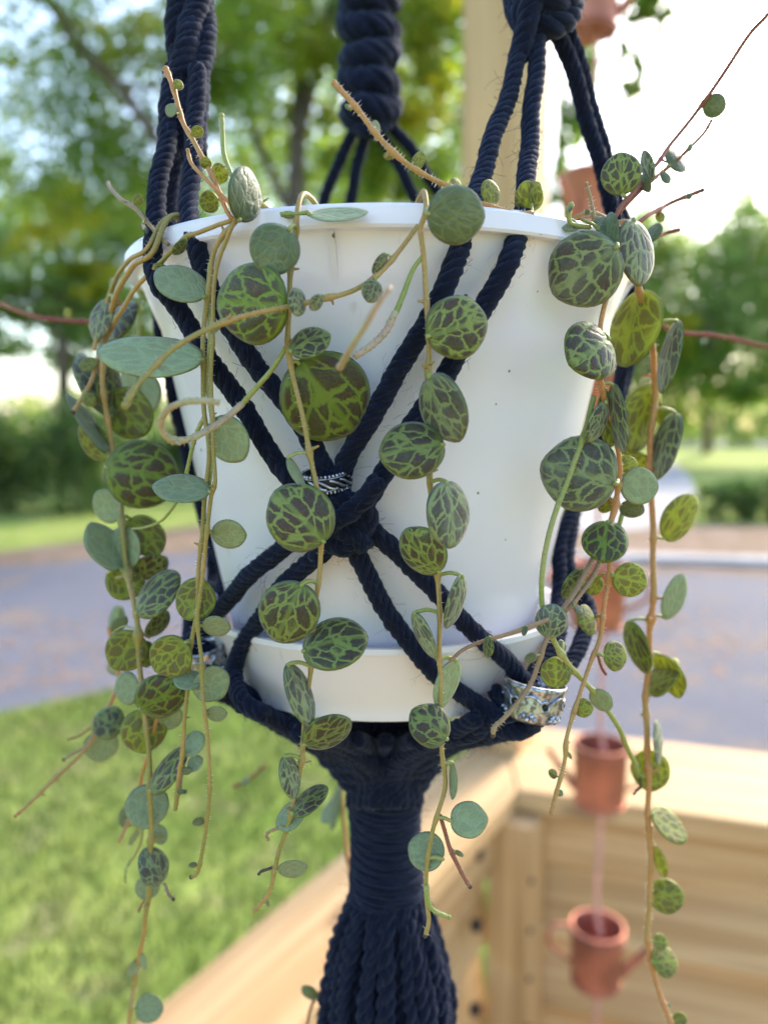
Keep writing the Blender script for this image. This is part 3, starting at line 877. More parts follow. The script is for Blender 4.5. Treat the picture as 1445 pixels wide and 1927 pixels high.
for k in range(len(zs) - 1):
    a, b = zs[k], zs[k + 1]
    rcx = RC[0] + LEAN * (a - zl) * (1 if a > zl else 0.3)
    p = spline([(rcx, rcy, a - 0.036), (rcx + 0.004, rcy - 0.002, a + 0.02), (rcx - 0.0025, rcy, a + 0.075), (rcx, rcy, b - 0.041)], 0.0025)
    mb = MB(); rope(mb, p, 0.0036, 2, 0.02, 6)
    mb.build('chain_link', M_CORDPINK, chain, uv=True)

# ================================================================ pot and saucer
Z0 = CAMZ
pot = empty('plant_pot', (0, 0, Z0 - 0.0575), 'round white plastic pot with a flat rim held in navy macrame cords', 'plant pot')
mb = MB()
prof = [(0.0001, -0.0575), (0.0355, -0.0575), (r_wall(Z0 - 0.0555), -0.0555), (r_wall(Z0), 0.0), (r_wall(Z0 + 0.0215), 0.0215), (0.0545, 0.0250),
        (0.0572, 0.0322), (0.0578, 0.0330), (0.0599, 0.0330), (0.0603, 0.0335), (0.0603, 0.0364), (0.0598, 0.0370),
        (0.0562, 0.0370), (0.0552, 0.0360), (0.0540, 0.0250), (0.0505, 0.0200), (0.0470, 0.0), (0.0350, -0.0555), (0.0001, -0.0555)]
mb.lathe(prof, (0, 0, Z0), 128)
o = mb.build('pot_body', M_POT, pot)
o.data.polygons.foreach_set('use_smooth', [True] * len(o.data.polygons))
md = o.modifiers.new('w', 'EDGE_SPLIT'); md.split_angle = R(28)
for k in range(8):   # little gussets under the rim
    a = R(-99) + k * math.pi / 4
    d = np.array([math.cos(a), math.sin(a), 0]); t = np.array([-d[1], d[0], 0]) * 0.0006
    c = np.array([0, 0, Z0])
    q = [c + d * 0.0545 + [0, 0, 0.0325], c + d * 0.0590 + [0, 0, 0.0328], c + d * 0.0535 + [0, 0, 0.0235]]
    mb = MB(); mb.add([p + s * t for s in (-1, 1) for p in q], [(0, 1, 2), (5, 4, 3), (0, 3, 4, 1), (1, 4, 5, 2), (2, 5, 3, 0)])
    mb.build('rim_rib', M_POT, pot, smooth=False)
sau = empty('saucer', (0, 0, Z0 - 0.061), 'white plastic drip saucer under the pot', 'saucer')
mb = MB()
mb.lathe([(0.0001, -0.0605), (0.0405, -0.0605), (0.0412, -0.0610), (0.0422, -0.0605), (0.0424, -0.0572), (0.0428, -0.0566), (0.0452, -0.0462), (0.0458, -0.0455), (0.0458, -0.0443),
          (0.0446, -0.0443), (0.0440, -0.0452), (0.0415, -0.0580), (0.0400, -0.0590), (0.0001, -0.0590)], (0, 0, Z0), 128)
o = mb.build('saucer_body', M_SAUCER, sau)
md = o.modifiers.new('w', 'EDGE_SPLIT'); md.split_angle = R(32)
mb = MB()
for k in range(9):
    r = 0.052 * k / 8
    pass
mb.lathe([(0.0001, 0.0300), (0.02, 0.0310), (0.04, 0.0295), (0.0538, 0.0270)], (0, 0, Z0), 64)
so = mb.build('soil', M_SOIL); tag(so, 'dark potting soil filling the white pot', 'soil'); so['kind'] = 'stuff'

# ================================================================ macrame hanger
hgr = empty('macrame_hanger', (0, 0, Z0 - 0.20), 'navy cotton macrame plant hanger with knots and a tassel', 'plant hanger')
RR = 0.00196
ROPES = []
def cord(pts, off=0.0024, rad=RR, ph=None, name='cord', keep=True, tw=0.0):
    p = spline([P3(q, off, tw) if len(q) < 4 else np.array(q[:3]) for q in pts], 0.0007)
    mb = MB(); rope(mb, p, rad, 4, 0.0082 * rad / 0.0021, 7, random.random() * 6 if ph is None else ph)
    if keep: ROPES.append((p, rad))
    return mb.build(name, M_ROPE, hgr, uv=True)
# --- the two cords from the left arm crossing the pot's front
cord([(325, 130, .1610), (318, 215, .1580), (308, 300, .1540), (293, 390, .1500), (290, 470, .1460), (301, 535, .1445), (343, 595), (440, 742), (530, 882), (590, 950)])
cord([(372, 130, .1580), (368, 220, .1555), (362, 310, .1520), (357, 400, .1465), (372, 470, .1410), (404, 560), (460, 655), (560, 792), (612, 880), (640, 950)])
# the other two go round the left side to the rear-left knot
cord([(345, 100, .168), (338, 250, .170), (322, 360, .174), (306, 480, .184), (302, 600, .200), (330, 760, .212), (380, 960, .214), (412, 1040, .212), (420, 1100, .208), (385, 1180, .196), (350, 1236, .186), (395, 1290, .178)])
cord([(372, 60, .166), (352, 250, .171), (335, 360, .178), (322, 480, .190), (318, 600, .206), (345, 760, .218), (395, 960, .22), (402, 1040, .216), (400, 1100, .212), (362, 1160, .198), (362, 1240, .186), (420, 1310, .175)])
# --- right arm
cord([(985, 40, .1640), (972, 120, .1610), (944, 215, .1560), (915, 300, .1500), (893, 380, .1430), (872, 450, .1360), (848, 515), (800, 610), (742, 710), (690, 795), (652, 872), (640, 945)])
cord([(1012, 50, .1640), (1006, 150, .1600), (998, 240, .1560), (991, 345, .1470), (980, 430, .1385), (958, 490, .1345), (922, 556), (868, 650), (800, 765), (722, 885), (685, 950)])
cord([(1040, 40, .170), (1072, 120, .174), (1100, 210, .178), (1128, 310, .182), (1152, 390, .186), (1176, 480, .190), (1188, 560, .196), (1165, 720, .204), (1110, 880, .204), (1082, 960, .200), (1068, 1040, .192), (1082, 1100, .186), (1107, 1150, .180), (1092, 1215, .172), (1040, 1275, .165), (985, 1330, .163)])
cord([(1060, 40, .173), (1088, 120, .177), (1112, 200, .181), (1140, 310, .185), (1164, 390, .190), (1190, 480, .195), (1196, 560, .200), (1172, 720, .208), (1116, 880, .208), (1072, 970, .198), (1052, 1050, .190), (1052, 1130, .182), (1046, 1200, .172), (1010, 1265, .164), (975, 1320, .160)])
# --- below the front knot
cord([(640, 955), (600, 1000), (545, 1020), (470, 1085), (408, 1152), (368, 1195, .1790), (358, 1240, .1790), (385, 1280, .1740)])
cord([(650, 965), (625, 1015), (575, 1065), (520, 1120), (470, 1190), (441, 1262), (452, 1312, .1560), (500, 1345, .1520)])
cord([(635, 960), (655, 1010), (698, 1100), (752, 1185), (815, 1262), (880, 1315), (925, 1345, .1560), (900, 1375, .1580)])
cord([(650, 955), (700, 1000), (762, 1055), (850, 1145), (925, 1220), (975, 1268, .1600), (1000, 1305, .1600), (965, 1350, .1580)])

# --- front knot: square knot worked from the cords themselves
def loop(pts, off, rad=RR, name='knot_cord'):
    return cord(pts, off, rad, name=name)
loop([(600, 925), (625, 955), (665, 975), (695, 1000)], 0.0050)
loop([(712, 905), (680, 945), (640, 975), (598, 1002)], 0.0068)
loop([(606, 948), (640, 940), (680, 955), (694, 975), (680, 1000), (640, 1018), (610, 1010)], 0.0046)
loop([(615, 985), (640, 1000), (672, 1010), (688, 1030)], 0.0060)
loop([(685, 1000), (650, 1010), (618, 1028), (592, 1050)], 0.0040)
loop([(600, 965), (618, 990), (618, 1020), (650, 1030), (668, 1010)], 0.0060)
# --- side knots with their wraps
for (pts) in ([(352, 1205, .181), (385, 1225, .176), (415, 1262, .173), (405, 1300, .172)], [(395, 1200, .180), (370, 1235, .176), (385, 1285, .172), (430, 1300, .168)],
              [(930, 1300, .1600), (965, 1330, .1560), (1000, 1350, .1560), (985, 1378, .160)], [(1005, 1300, .160), (960, 1345, .1550), (915, 1355, .1570), (930, 1385, .160)],
              [(920, 1335, .160), (950, 1375, .157), (995, 1370, .158), (1020, 1340, .162)]):
    cord(pts, name='knot_cord')
# --- gathers running under the saucer to the wrapped neck
wrapc = at(723, 1450, 0.1935)
def fan(starts, drop):
    for k_, ((sx, sy, sd), (ex, ed)) in enumerate(zip(starts, drop)):
        a, c = at(sx, sy, sd), at(ex, 1455, ed)
        m1 = at(sx + (ex - sx) * 0.32, sy + (1400 - sy) * (0.50 if sy < 1330 else .6), sd + (ed - sd) * 0.3)
        m2 = at(sx + (ex - sx) * 0.70, 1402 + (sy - 1290) * 0.08, sd + (ed - sd) * 0.7)
        p = spline([a, m1, m2, c, c + np.array([0, 0, -0.008])], 0.0007)
        mb = MB(); rope(mb, p, RR, 4, 0.0082, 7, random.random() * 6); ROPES.append((p, RR))
        mb.build('cord', M_ROPE, hgr, uv=True)
fan([(560, 1378, .156), (620, 1388, .162), (670, 1392, .168), (780, 1392, .168), (850, 1384, .160), (725, 1395, .172)], [(690, .184), (700, .183), (708, .184), (745, .184), (752, .183), (723, .185)])
fan([(392, 1268, .174), (412, 1300, .171), (440, 1290, .165), (452, 1325, .161), (480, 1335, .158), (430, 1305, .176)], [(672, .186), (684, .184), (694, .182), (706, .181), (716, .181), (690, .19)])
fan([(992, 1330, .160), (1000, 1352, .163), (955, 1340, .157), (930, 1365, .158), (900, 1350, .154), (965, 1375, .165)], [(778, .186), (768, .184), (756, .182), (745, .181), (733, .181), (760, .19)])
fan([(402, 1262, .178), (425, 1282, .170), (462, 1318, .166), (505, 1348, .162), (545, 1362, .162)], [(664, .188), (676, .188), (688, .187), (700, .186), (712, .186)])
fan([(1010, 1318, .166), (985, 1362, .168), (945, 1378, .166), (905, 1372, .164), (868, 1372, .163)], [(784, .188), (774, .188), (762, .187), (750, .186), (738, .186)])
for k in range(5):   # cords coming in from the rear under the saucer
    a = R(50 + 20 * k)
    p = spline([(0.043 * math.cos(a), 0.043 * math.sin(a), Z0 - 0.060), (0.026 * math.cos(a), 0.026 * math.sin(a), Z0 - 0.0665), (0.007 * math.cos(a), 0.007 * math.sin(a), Z0 - 0.078), (0.006 * math.cos(a), 0.006 * math.sin(a), Z0 - 0.09)], 0.001)
    mb = MB(); rope(mb, p, RR, 4, 0.0082, 7); mb.build('cord', M_ROPE, hgr, uv=True)
# rear-left, rear-right knots at pot height are out of sight; rear arm in view above the rim
BK = 0.262
def bcord(pts): return cord([(x, y, d) for x, y, d in pts])
bcord([(672, 235, .250), (645, 290, .252), (622, 345, .256), (600, 410, .262), (590, 470, .266)])
bcord([(690, 245, .249), (676, 300, .252), (662, 360, .256), (648, 420, .262), (640, 470, .266)])
bcord([(712, 245, .249), (742, 300, .252), (772, 355, .256), (802, 410, .262), (812, 470, .266)])
bcord([(728, 230, .250), (765, 270, .252), (800, 325, .256), (838, 380, .262), (860, 440, .266)])
# sinnet of square knots
def sinnet(cx0, cy0, cx1, cy1, d, w, n, rad=0.0026):
    """stack of square knots: fat front bars with a loop nipped in at alternate sides"""
    for k in range(n):
        t0, t1 = (k + .1) / n, (k + .9) / n
        x0, y0 = cx0 + (cx1 - cx0) * t0, cy0 + (cy1 - cy0) * t0
        y1 = cy0 + (cy1 - cy0) * t1
        dy = y1 - y0; s = 1 if k % 2 else -1
        ym = (y0 + y1) / 2
        cord([(x0 - s * w * .30, ym + dy * .30, d + .005), (x0 - s * w * .40, ym + dy * .22, d + .001), (x0 - s * w * .18, ym + dy * .05, d - .005), (x0 + s * w * .18, ym - dy * .02, d - .005), (x0 + s * w * .42, ym - dy * .12, d - .0005), (x0 + s * w * .36, ym - dy * .30, d + .005)], rad=rad, name='knot_cord')
        cord([(x0 + s * w * .38, ym - dy * .45, d + .003), (x0 + s * w * .47, ym - dy * .1, d), (x0 + s * w * .44, ym + dy * .30, d - .001), (x0 + s * w * .30, ym + dy * .48, d + .002)], rad=rad * .72, name='knot_cord')
    for q in (-.2, .2):
        cord([(cx0 + q * w, cy0 - 20, d + .001), (cx1 + q * w, cy1, d + .001)], rad=0.0026)
sinnet(693, -80, 697, 232, 0.249, 88, 6, 0.0046)
cord([(655, 205, .250), (690, 190, .244), (735, 205, .249), (725, 235, .248), (692, 245, .244), (662, 232, .249)], rad=0.0026, name='knot_cord')
# right arm's knot at the top edge
sinnet(1020, -110, 1022, 25, 0.167, 104, 3, 0.0040)
cord([(968, -5, .168), (985, 35, .164), (1030, 48, .163), (1066, 30, .165), (1080, -5, .168)], rad=0.0030, name='knot_cord')
cord([(1040, -20, .160), (1000, 10, .1595), (985, 60, .161), (975, 110, .162)], rad=0.0024)
# left arm: four cords laid round each other
def twist_arm(path_pts, n, rad, r_off, pitch):
    p = spline([at(*q) for q in path_pts], 0.0007)
    T, Nn, B = frames(p)
    d = np.r_[0, np.cumsum(np.linalg.norm(np.diff(p, axis=0), axis=1))]
    for k in range(n):
        a = 2 * math.pi * (d / pitch + k / n)
        q = p + r_off * (np.cos(a)[:, None] * Nn + np.sin(a)[:, None] * B)
        mb = MB(); rope(mb, q, rad, 4, 0.0082, 7, random.random() * 6); ROPES.append((q, rad))
        mb.build('cord', M_ROPE, hgr, uv=True)
twist_arm([(366, -90, .166), (362, 10, .165), (359, 110, .163), (350, 200, .162), (343, 290, .163)], 4, 0.0027, 0.0026, 0.09)

# --- cords bound round the throat, closing the gap under the saucer
for (yy, rr_, tl) in ((1398, .0150, .10), (1412, .0138, -.12), (1424, .0124, .08), (1437, .0112, -.08), (1449, .0102, .06), (1461, .0096, -.04)):
    c = at(723, yy, 0.1935)
    a_ = np.linspace(0, 2 * math.pi, 90)
    p = np.stack([c[0] + rr_ * np.cos(a_), c[1] + rr_ * 0.85 * np.sin(a_), c[2] + rr_ * tl * np.cos(a_) + 0.0006 * np.sin(3 * a_)], 1)
    mb = MB(); rope(mb, p, 0.0020, 4, 0.0078, 7, random.random() * 6); ROPES.append((p, 0.002))
    mb.build('knot_cord', M_ROPE, hgr, uv=True)
# --- wrapped neck
na, nb = at(723, 1436, 0.1935), at(728, 1694, 0.1935)
mb = MB()
turns = 25
t = np.linspace(0, 1, turns * 26)
ax = na[None] + (nb - na)[None] * t[:, None]
an = t * turns * 2 * math.pi
rw = 0.0086 + 0.0004 * np.sin(t * 9) - 0.0004 * t
hel = ax + np.stack([np.cos(an) * rw, np.sin(an) * rw, np.zeros_like(t)], 1)
rope(mb, hel, 0.00098, 2, 0.03, 7)
mb.build('neck_wrap', M_ROPE, hgr, uv=True)
ROPES.append((hel, 0.0012))
mb = MB(); mb.tube([na + [0, 0, 0.004], nb], 0.0078, 16); mb.build('neck_core', M_ROPE, hgr, uv=True)
# --- tassel
for k in range(56):
    ring = 0 if k < 30 else (1 if k < 48 else 2)
    a = 2 * math.pi * (k / 30 if ring == 0 else (k - 30) / 18 if ring == 1 else (k - 48) / 8) + random.uniform(-.1, .1)
    q0, q1 = ((0.0068, 0.0160), (0.0050, 0.0118), (0.002, 0.005))[ring]
    wob = random.uniform(0, 6)
    pts = []
    for i, tt in enumerate(np.linspace(0, 1, 9)):
        rr = q0 + (q1 - q0) * min(1, (tt * 2.6)) ** 0.62
        z = nb[2] + 0.004 - 0.085 * tt
        aa = a + 0.25 * math.sin(wob + tt * 5) * tt
        pts.append((nb[0] + rr * math.cos(aa) + 0.0006 * math.sin(wob + 17 * tt), nb[1] + rr * math.sin(aa), z))
    p = spline(pts, 0.0008)
    mb = MB(); rope(mb, p, 0.00168 * random.uniform(.9, 1.12), 2, 0.0075, 6, random.random() * 6)
    ROPES.append((p, 0.0015))
    mb.build('tassel_cord', M_ROPE, hgr, uv=True)

# loose fibres standing off the cotton
def fuzz(n, lmin, lmax):
    mb_v, mb_f = [], []
    W = np.array([len(p) for p, r in ROPES], float)
    pick = rng.choice(len(ROPES), n, p=W / W.sum())
    for i in pick:
        p, r = ROPES[i]
        j = rng.integers(1, len(p) - 1)
        d = rng.normal(0, 1, 3); T = p[j + 1] - p[j - 1]; T /= np.linalg.norm(T)
        d -= T * d.dot(T); d /= np.linalg.norm(d)
        L = rng.uniform(lmin, lmax)
        c = rng.normal(0, 0.8, 3) * 0.6 + T * rng.choice([-1, 1]) * 0.7
        q0 = p[j] + d * r * 0.9
        pts = [q0, q0 + d * L * .35 + c * L * .15, q0 + d * L * .55 + c * L * .5, q0 + d * L * .45 + c * L * .95]
        s = np.cross(d, T) * 0.000038
        b = len(mb_v)
        for q in pts: mb_v.extend([q - s, q + s + d * 0.00001])
        for k in range(3): mb_f.append((b + 2 * k, b + 2 * k + 1, b + 2 * k + 3, b + 2 * k + 2))
    me = bpy.data.meshes.new('loose_fibre')
    me.from_pydata([tuple(v) for v in mb_v], [], mb_f); me.materials.append(M_FUZZ)
    o = link('loose_fibre', me, hgr); o['kind'] = 'stuff'
fuzz(16000, 0.0007, 0.0034)

# ================================================================ silver bead rings
def bead(name, label, c, axis, r, h, style, tilt_ref=(0, -1, 0)):
    z = Vector(axis).normalized(); y = Vector(tilt_ref); y = (y - z * y.dot(z)).normalized(); x = y.cross(z)
    M = Matrix(((x[0], y[0], z[0], c[0]), (x[1], y[1], z[1], c[1]), (x[2], y[2], z[2], c[2]), (0, 0, 0, 1)))
    root = bpy.data.objects.new(name, None); COL.objects.link(root); root.matrix_basis = M
    root.empty_display_size = 0.005
    tag(root, label, 'bead', 'silver cuff beads on the macrame cords')
    def kid(mb, nm, mat):
        o = mb.build(nm, mat); o.parent = root; return o
    if style == 1:
        mb = MB(); mb.lathe([(r - .0004, -h / 2), (r, -h / 2), (r + .0002, -h * .3), (r + .0003, 0), (r + .0002, h * .3), (r, h / 2), (r - .0004, h / 2)], (0, 0, 0), 48, closed=True)
        kid(mb, 'band', M_DARKMETAL)
        mb = MB()
        for s in (-1, 1):
            a = np.linspace(0, 2 * math.pi, 49)
            mb.tube(np.stack([(r + .0003) * np.cos(a), (r + .0003) * np.sin(a), np.full(49, s * h * .34)], 1), 0.00014, 6, 0, False)
            for k in range(38):
                t = 2 * math.pi * k / 38
                mb.ball(((r + .0003) * math.cos(t), (r + .0003) * math.sin(t), s * h * .45), h * .085, 0, 6, 4, (1, 1, 1.3))
        kid(mb, 'beaded_edge', M_SILVER)
        mb = MB()
        for k in range(14):
            t = np.linspace(0, 0.75, 16) + k * 2 * math.pi / 14
            zz = h * .24 * np.cos((t - t[0]) / 0.75 * math.pi + (k % 2) * .3)
            rr = r + .00055 + .0002 * np.sin((t - t[0]) / .75 * math.pi)
            mb.tube(np.stack([rr * np.cos(t), rr * np.sin(t), zz], 1), np.linspace(.00022, .00032, 16), 6)
        kid(mb, 'scrollwork', M_SILVER)
    else:
        mb = MB()
        mb.lathe([(r * .98, h * .5), (r * 1.06, h * .48), (r * 1.08, h * .40), (r * 1.0, h * .33), (r * .99, h * .1), (r * .97, -h * .2), (r * .88, -h * .44), (r * .82, -h * .5), (r * .76, -h * .48), (r * .89, -h * .1), (r * .93, h * .3)], (0, 0, 0), 56, closed=True)
        kid(mb, 'band', M_SILVER)
        mb = MB()
        for k in range(6):
            t = 2 * math.pi * k / 6 + .2
            for dt, dz in ((-.14, -.28), (.14, -.28), (0, -.38), (-.24, -.36), (.24, -.36)):
                mb.ball((r * .96 * math.cos(t + dt), r * .96 * math.sin(t + dt), h * dz), .00055, 0, 8, 5)
        kid(mb, 'granule_cluster', M_SILVER)
        mb = MB(); mb2 = MB()
        for k in range(6):
            t = 2 * math.pi * (k + .5) / 6 + .2
            a = np.linspace(0, 2 * math.pi, 21)
            pts = np.stack([(r * 1.01) * np.cos(t + .16 * np.cos(a)), (r * 1.01) * np.sin(t + .16 * np.cos(a)), h * (.02 + .13 * np.sin(a))], 1)
            mb.tube(pts, .00024, 6, 0, False)
            mb2.ball((r * .985 * math.cos(t), r * .985 * math.sin(t), h * .02), .0006, 0, 8, 5)
            tt = np.linspace(-.42, .42, 16) + 2 * math.pi * k / 6 + .2
            mb.tube(np.stack([r * 1.02 * np.cos(tt), r * 1.02 * np.sin(tt), h * (.12 + .12 * np.cos((tt - tt[8]) * 5))], 1), .0003, 6)
        kid(mb, 'raised_oval', M_SILVER); kid(mb2, 'oval_recess', M_DARKMETAL)
    return root
bc = on_pot(613, 903, 0.0024)
bead('silver_bead', 'narrow scrolled silver ring round the cord above the centre knot', bc, (-0.10, -0.18, 1), 0.0041, 0.0033, 1)
bead('silver_bead', 'wide flared silver cuff on the right lower knot beside the saucer', at(1002, 1316, .1560), (0.16, 0.10, 1), 0.0060, 0.0076, 2)
bead('silver_bead', 'half hidden silver cuff at the left edge of the saucer', at(392, 1238, .1740), (-0.25, -0.2, 1), 0.0046, 0.0066, 2)

# ================================================================ the trailing plant
plant = empty('trailing_peperomia', (0, 0, Z0 + 0.028), 'trailing plant with round turtle-shell patterned leaves spilling over the white pot', 'plant')
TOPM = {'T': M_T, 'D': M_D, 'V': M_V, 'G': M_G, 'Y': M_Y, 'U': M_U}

def leaf_mesh(L, W, stemmat, top, bottom, dome, curl, seed_, seg=30, rings=6):
    rn = random.Random(seed_)
    me_v, me_f, me_m = [], [], []
    k2, k3, k5 = rn.uniform(-.03, .03), rn.uniform(-.02, .03), rn.uniform(-.015, .015)
    p3, p5 = rn.uniform(0, 6), rn.uniform(0, 6)
    thick = min(L, W) * 0.045
    def out(a):   # a=0 at the tip (+y)
        r = 1 + k2 * math.cos(2 * a) + k3 * math.cos(3 * a + p3) * .6 + k5 * math.cos(5 * a + p5)
        tip = math.exp(-(a / .35) ** 2) * .07
        da = math.pi - abs(a)
        notch = -math.exp(-(da / .16) ** 2) * .035
        return r + tip + notch
    angs = [-math.pi + 2 * math.pi * j / seg for j in range(seg)]
    def pt(rho, a, side):
        o = out(a)
        x, y = math.sin(a) * o * W / 2 * rho, math.cos(a) * o * L / 2 * rho
        h = dome * (1 - rho ** 2) - curl * (rho ** 4) * math.cos(a * 2) * .5
        groove = -0.10 * thick * math.exp(-(x / (W * .03)) ** 2)
        t = thick * (1 - rho ** 2.6) ** .6 if rho < 1 else 0
        if side > 0: return (x, y, h + t * .75 + groove + .00002)
        return (x, y, h - t * .75 - .00002 - groove * 1.5)
    idx = {}
    for side in (1, -1):
        c = len(me_v); me_v.append(pt(0, 0, side)); prev = [c] * seg
        for i in range(1, rings + 1):
            rho = (i / rings) ** 0.8
            if i == rings and side < 0:
                cur = idx['rim']
            else:
                cur = []
                for a in angs: cur.append(len(me_v)); me_v.append(pt(rho, a, side if i < rings else 1))
                if i == rings: idx['rim'] = cur
            for j in range(seg):
                j2 = (j + 1) % seg
                f = (prev[j], cur[j2], cur[j]) if i == 1 else (prev[j], prev[j2], cur[j2], cur[j])
                if side < 0: f = f[::-1]
                me_f.append(f); me_m.append(0 if side > 0 else 1)
            prev = cur
    me = bpy.data.meshes.new('leaf')
    return me_v, me_f, me_m, me

NLEAF = [0]
def leaf(vine, spath, spx, bx, by, tx, ty, w, typ, depth, dz=0.0, sgn=0, petiole=True, stemmat=None):
    """base and tip in the picture, apparent width in px; tilt follows from the leaf's real proportions"""
    NLEAF[0] += 1
    sd = NLEAF[0]
    rn = random.Random(sd * 13 + 5)
    B, Tp = at(bx, by, depth - dz), at(tx, ty, depth - dz)
    mid = (B + Tp) / 2
    view = CAM - mid; dist = np.linalg.norm(view); view /= dist
    L = np.linalg.norm(Tp - B)
    W = w * depth / FPX
    ratio = W / L
    face = 1
    y = (Tp - B) / L
    x = np.cross(y, view); x /= np.linalg.norm(x)
    z = np.cross(x, y)
    s = sgn if sgn else rn.choice((-1, 1))
    if ratio <= 0.93:
        kreal = min(0.95, max(0.62, ratio * 1.55)) if ratio < 0.6 else 0.95
        ang = math.acos(max(0.12, min(1, ratio / kreal))) * s
        Wr, Lr = L * kreal, L
        c_, s_ = math.cos(ang), math.sin(ang)
        x, z = x * c_ + z * s_, z * c_ - x * s_
    else:
        kreal = 0.98
        Wr, Lr = W, W / max(kreal, 0.001)
        ang = math.acos(max(0.12, min(1, L / Lr))) * s
        c_, s_ = math.cos(ang), math.sin(ang)
        y, z = y * c_ - z * s_, z * c_ + y * s_
    up = 1
    if typ in ('U',) or (typ == 'Y' and rn.random() < .5): up = -1
    if up < 0: x, z = -x, -z
    dome = min(Wr, Lr) * (rn.uniform(.045, .085) if up > 0 else rn.uniform(.02, .05))
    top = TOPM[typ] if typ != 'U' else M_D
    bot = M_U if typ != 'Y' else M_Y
    v, f, m, me = leaf_mesh(Lr, Wr, None, top, bot, dome, min(Wr, Lr) * rn.uniform(-.03, .06), sd)
    Mw = Matrix(((x[0], y[0], z[0], mid[0]), (x[1], y[1], z[1], mid[1]), (x[2], y[2], z[2], mid[2]), (0, 0, 0, 1)))
    nv = len(v)
    me.from_pydata(v, [], f)
    me.materials.append(top); me.materials.append(bot)
    me.polygons.foreach_set('material_index', m)
    me.polygons.foreach_set('use_smooth', [True] * len(me.polygons))
    me.update()
    o = link('leaf', me, vine, Mw)
    # stalk from the nearest point of the stem to the leaf base
    if petiole and spath is not None:
        base = np.array(mid) - y * (Lr / 2) * 0.97
        dd = np.linalg.norm(spx - np.array([[bx, by]]), axis=1)
        j = int(dd.argmin())
        if dd[j] < 75:
            a = spath[j]
            if np.linalg.norm(a - base) > 0.0004:
                c1 = a + (base - a) * .5 + np.array([0, 0, 0.12]) * np.linalg.norm(base - a)
                e = base + y * Lr * 0.045
                mb = MB(); p = spline([a, c1, base, e], 0.0005)
                mb.tube(p, np.linspace(0.00034, 0.00040, len(p)) * min(1.0, max(.45, Lr / .007)), 7)
                mb.build('leaf_stalk', stemmat or S_GREEN, o, xf=Mw.inverted())
    return o

def vine(pts, mat, w0, w1, leaves=(), off=0.0, dep=None, root=False, hairs=26, name='vine', tip=True, bumps=False, wob=True):
    """pts: px points (or px,py,depth); leaves: (bx,by,tx,ty,w,type[,dz[,sgn]])"""
    P = []
    for q in pts:
        if len(q) == 3: P.append(at(*q))
        elif dep is not None: P.append(at(q[0], q[1], dep))
        else: P.append(hang(q[0], q[1], off))
    if root:
        a = P[0]; h = np.array([a[0], a[1]]); n_ = np.linalg.norm(h); hd = h / n_
        rz = Z0 + 0.0392
        P = [np.array([hd[0] * .034, hd[1] * .034, Z0 + .027]), np.array([hd[0] * .046, hd[1] * .046, Z0 + .0365]), np.array([hd[0] * .0585, hd[1] * .0585, max(rz, a[2] + .0006)])] + P
    path = spline(P, 0.0006)
    n = len(path)
    if wob:
        t = np.arange(n) * 0.0006
        ph = random.uniform(0, 6)
        path = path + np.stack([np.sin(t * 420 + ph) * .00010, np.cos(t * 350 + ph) * .00010, np.zeros(n)], 1)
    # projected pixels of the path
    rel = path - CAM
    dz_ = rel @ _f
    spx = np.stack([PW / 2 + rel @ _r / dz_ * FPX, PH / 2 - rel @ _u / dz_ * FPX], 1)
    rad = np.linspace(w0, w1, n) * dz_.clip(.1, .26) / FPX / 2
    lf = [l for l in leaves]
    # swollen nodes where leaves leave the stem
    nodes_ = [int(np.linalg.norm(spx - np.array([[l[0], l[1]]]), axis=1).argmin()) for l in lf]
    nodes_ += [random.randrange(5, max(6, n - 4)) for _ in range(n // 40)]
    ii = np.arange(n)
    for j in nodes_: rad = rad * (1 + 0.33 * np.exp(-((ii - j) / 1.6) ** 2))
    if tip: rad[-4:] *= np.array([1.0, 1.15, 1.1, .6])
    mb = MB()
    mb.tube(path, rad, 9, 0)
    if bumps:
        T, Nn, B = frames(path)
        k = 0
        for i in range(int(n * .12), n):
            for q in range(3):
                a = k * 2.4; k += 1
                d = Nn[i] * math.cos(a) + B[i] * math.sin(a)
                mb.ball(path[i] + d * rad[i] * .90, rad[i] * .36, 1 if k % 3 == 0 else 0, 5, 3)
    if tip:
        mb.ball(path[-1], rad[-3] * 1.05, 1 if random.random() < .35 else 0, 8, 5)
    # side buds
    T, Nn, B = frames(path)
    for j in nodes_[len(lf):]:
        d = Nn[j] * math.cos(j) + B[j] * math.sin(j)
        mb.tube([path[j], path[j] + d * rad[j] * 2.6 - T[j] * rad[j] * .6], [rad[j] * .6, rad[j] * .25], 6, 0)
    # fine hairs
    nh = int(n * 0.0006 * 100 * hairs)
    hv, hf = [], []
    for _ in range(nh):
        j = rng.integers(1, n - 1); a = rng.uniform(0, 6.28)
        d = Nn[j] * math.cos(a) + B[j] * math.sin(a)
        q0 = path[j] + d * rad[j] * .9; q1 = path[j] + d * (rad[j] + rng.uniform(.0003, .00075)) + rng.normal(0, .00008, 3)
        s = T[j] * .000038
        b = len(hv); hv += [q0 - s, q0 + s, q1]; hf.append((b, b + 1, b + 2))
    if hv: mb.add(hv, hf, 2)
    o = mb.build(name, [mat, S_TIP if not bumps else S_TAN, S_HAIR], plant)
    for l in lf:
        bx, by, tx, ty, w, typ = l[:6]
        dz = l[6] if len(l) > 6 else {'T': .0022, 'D': .0022, 'V': .0022, 'G': .0022, 'U': -.0018, 'Y': -.0020}[typ]
        sg = l[7] if len(l) > 7 else 0
        j = int(np.linalg.norm(spx - np.array([[bx, by]]), axis=1).argmin())
        leaf(o, path, spx, bx, by, tx, ty, w, typ, dz_[j], dz, sg)
    return o

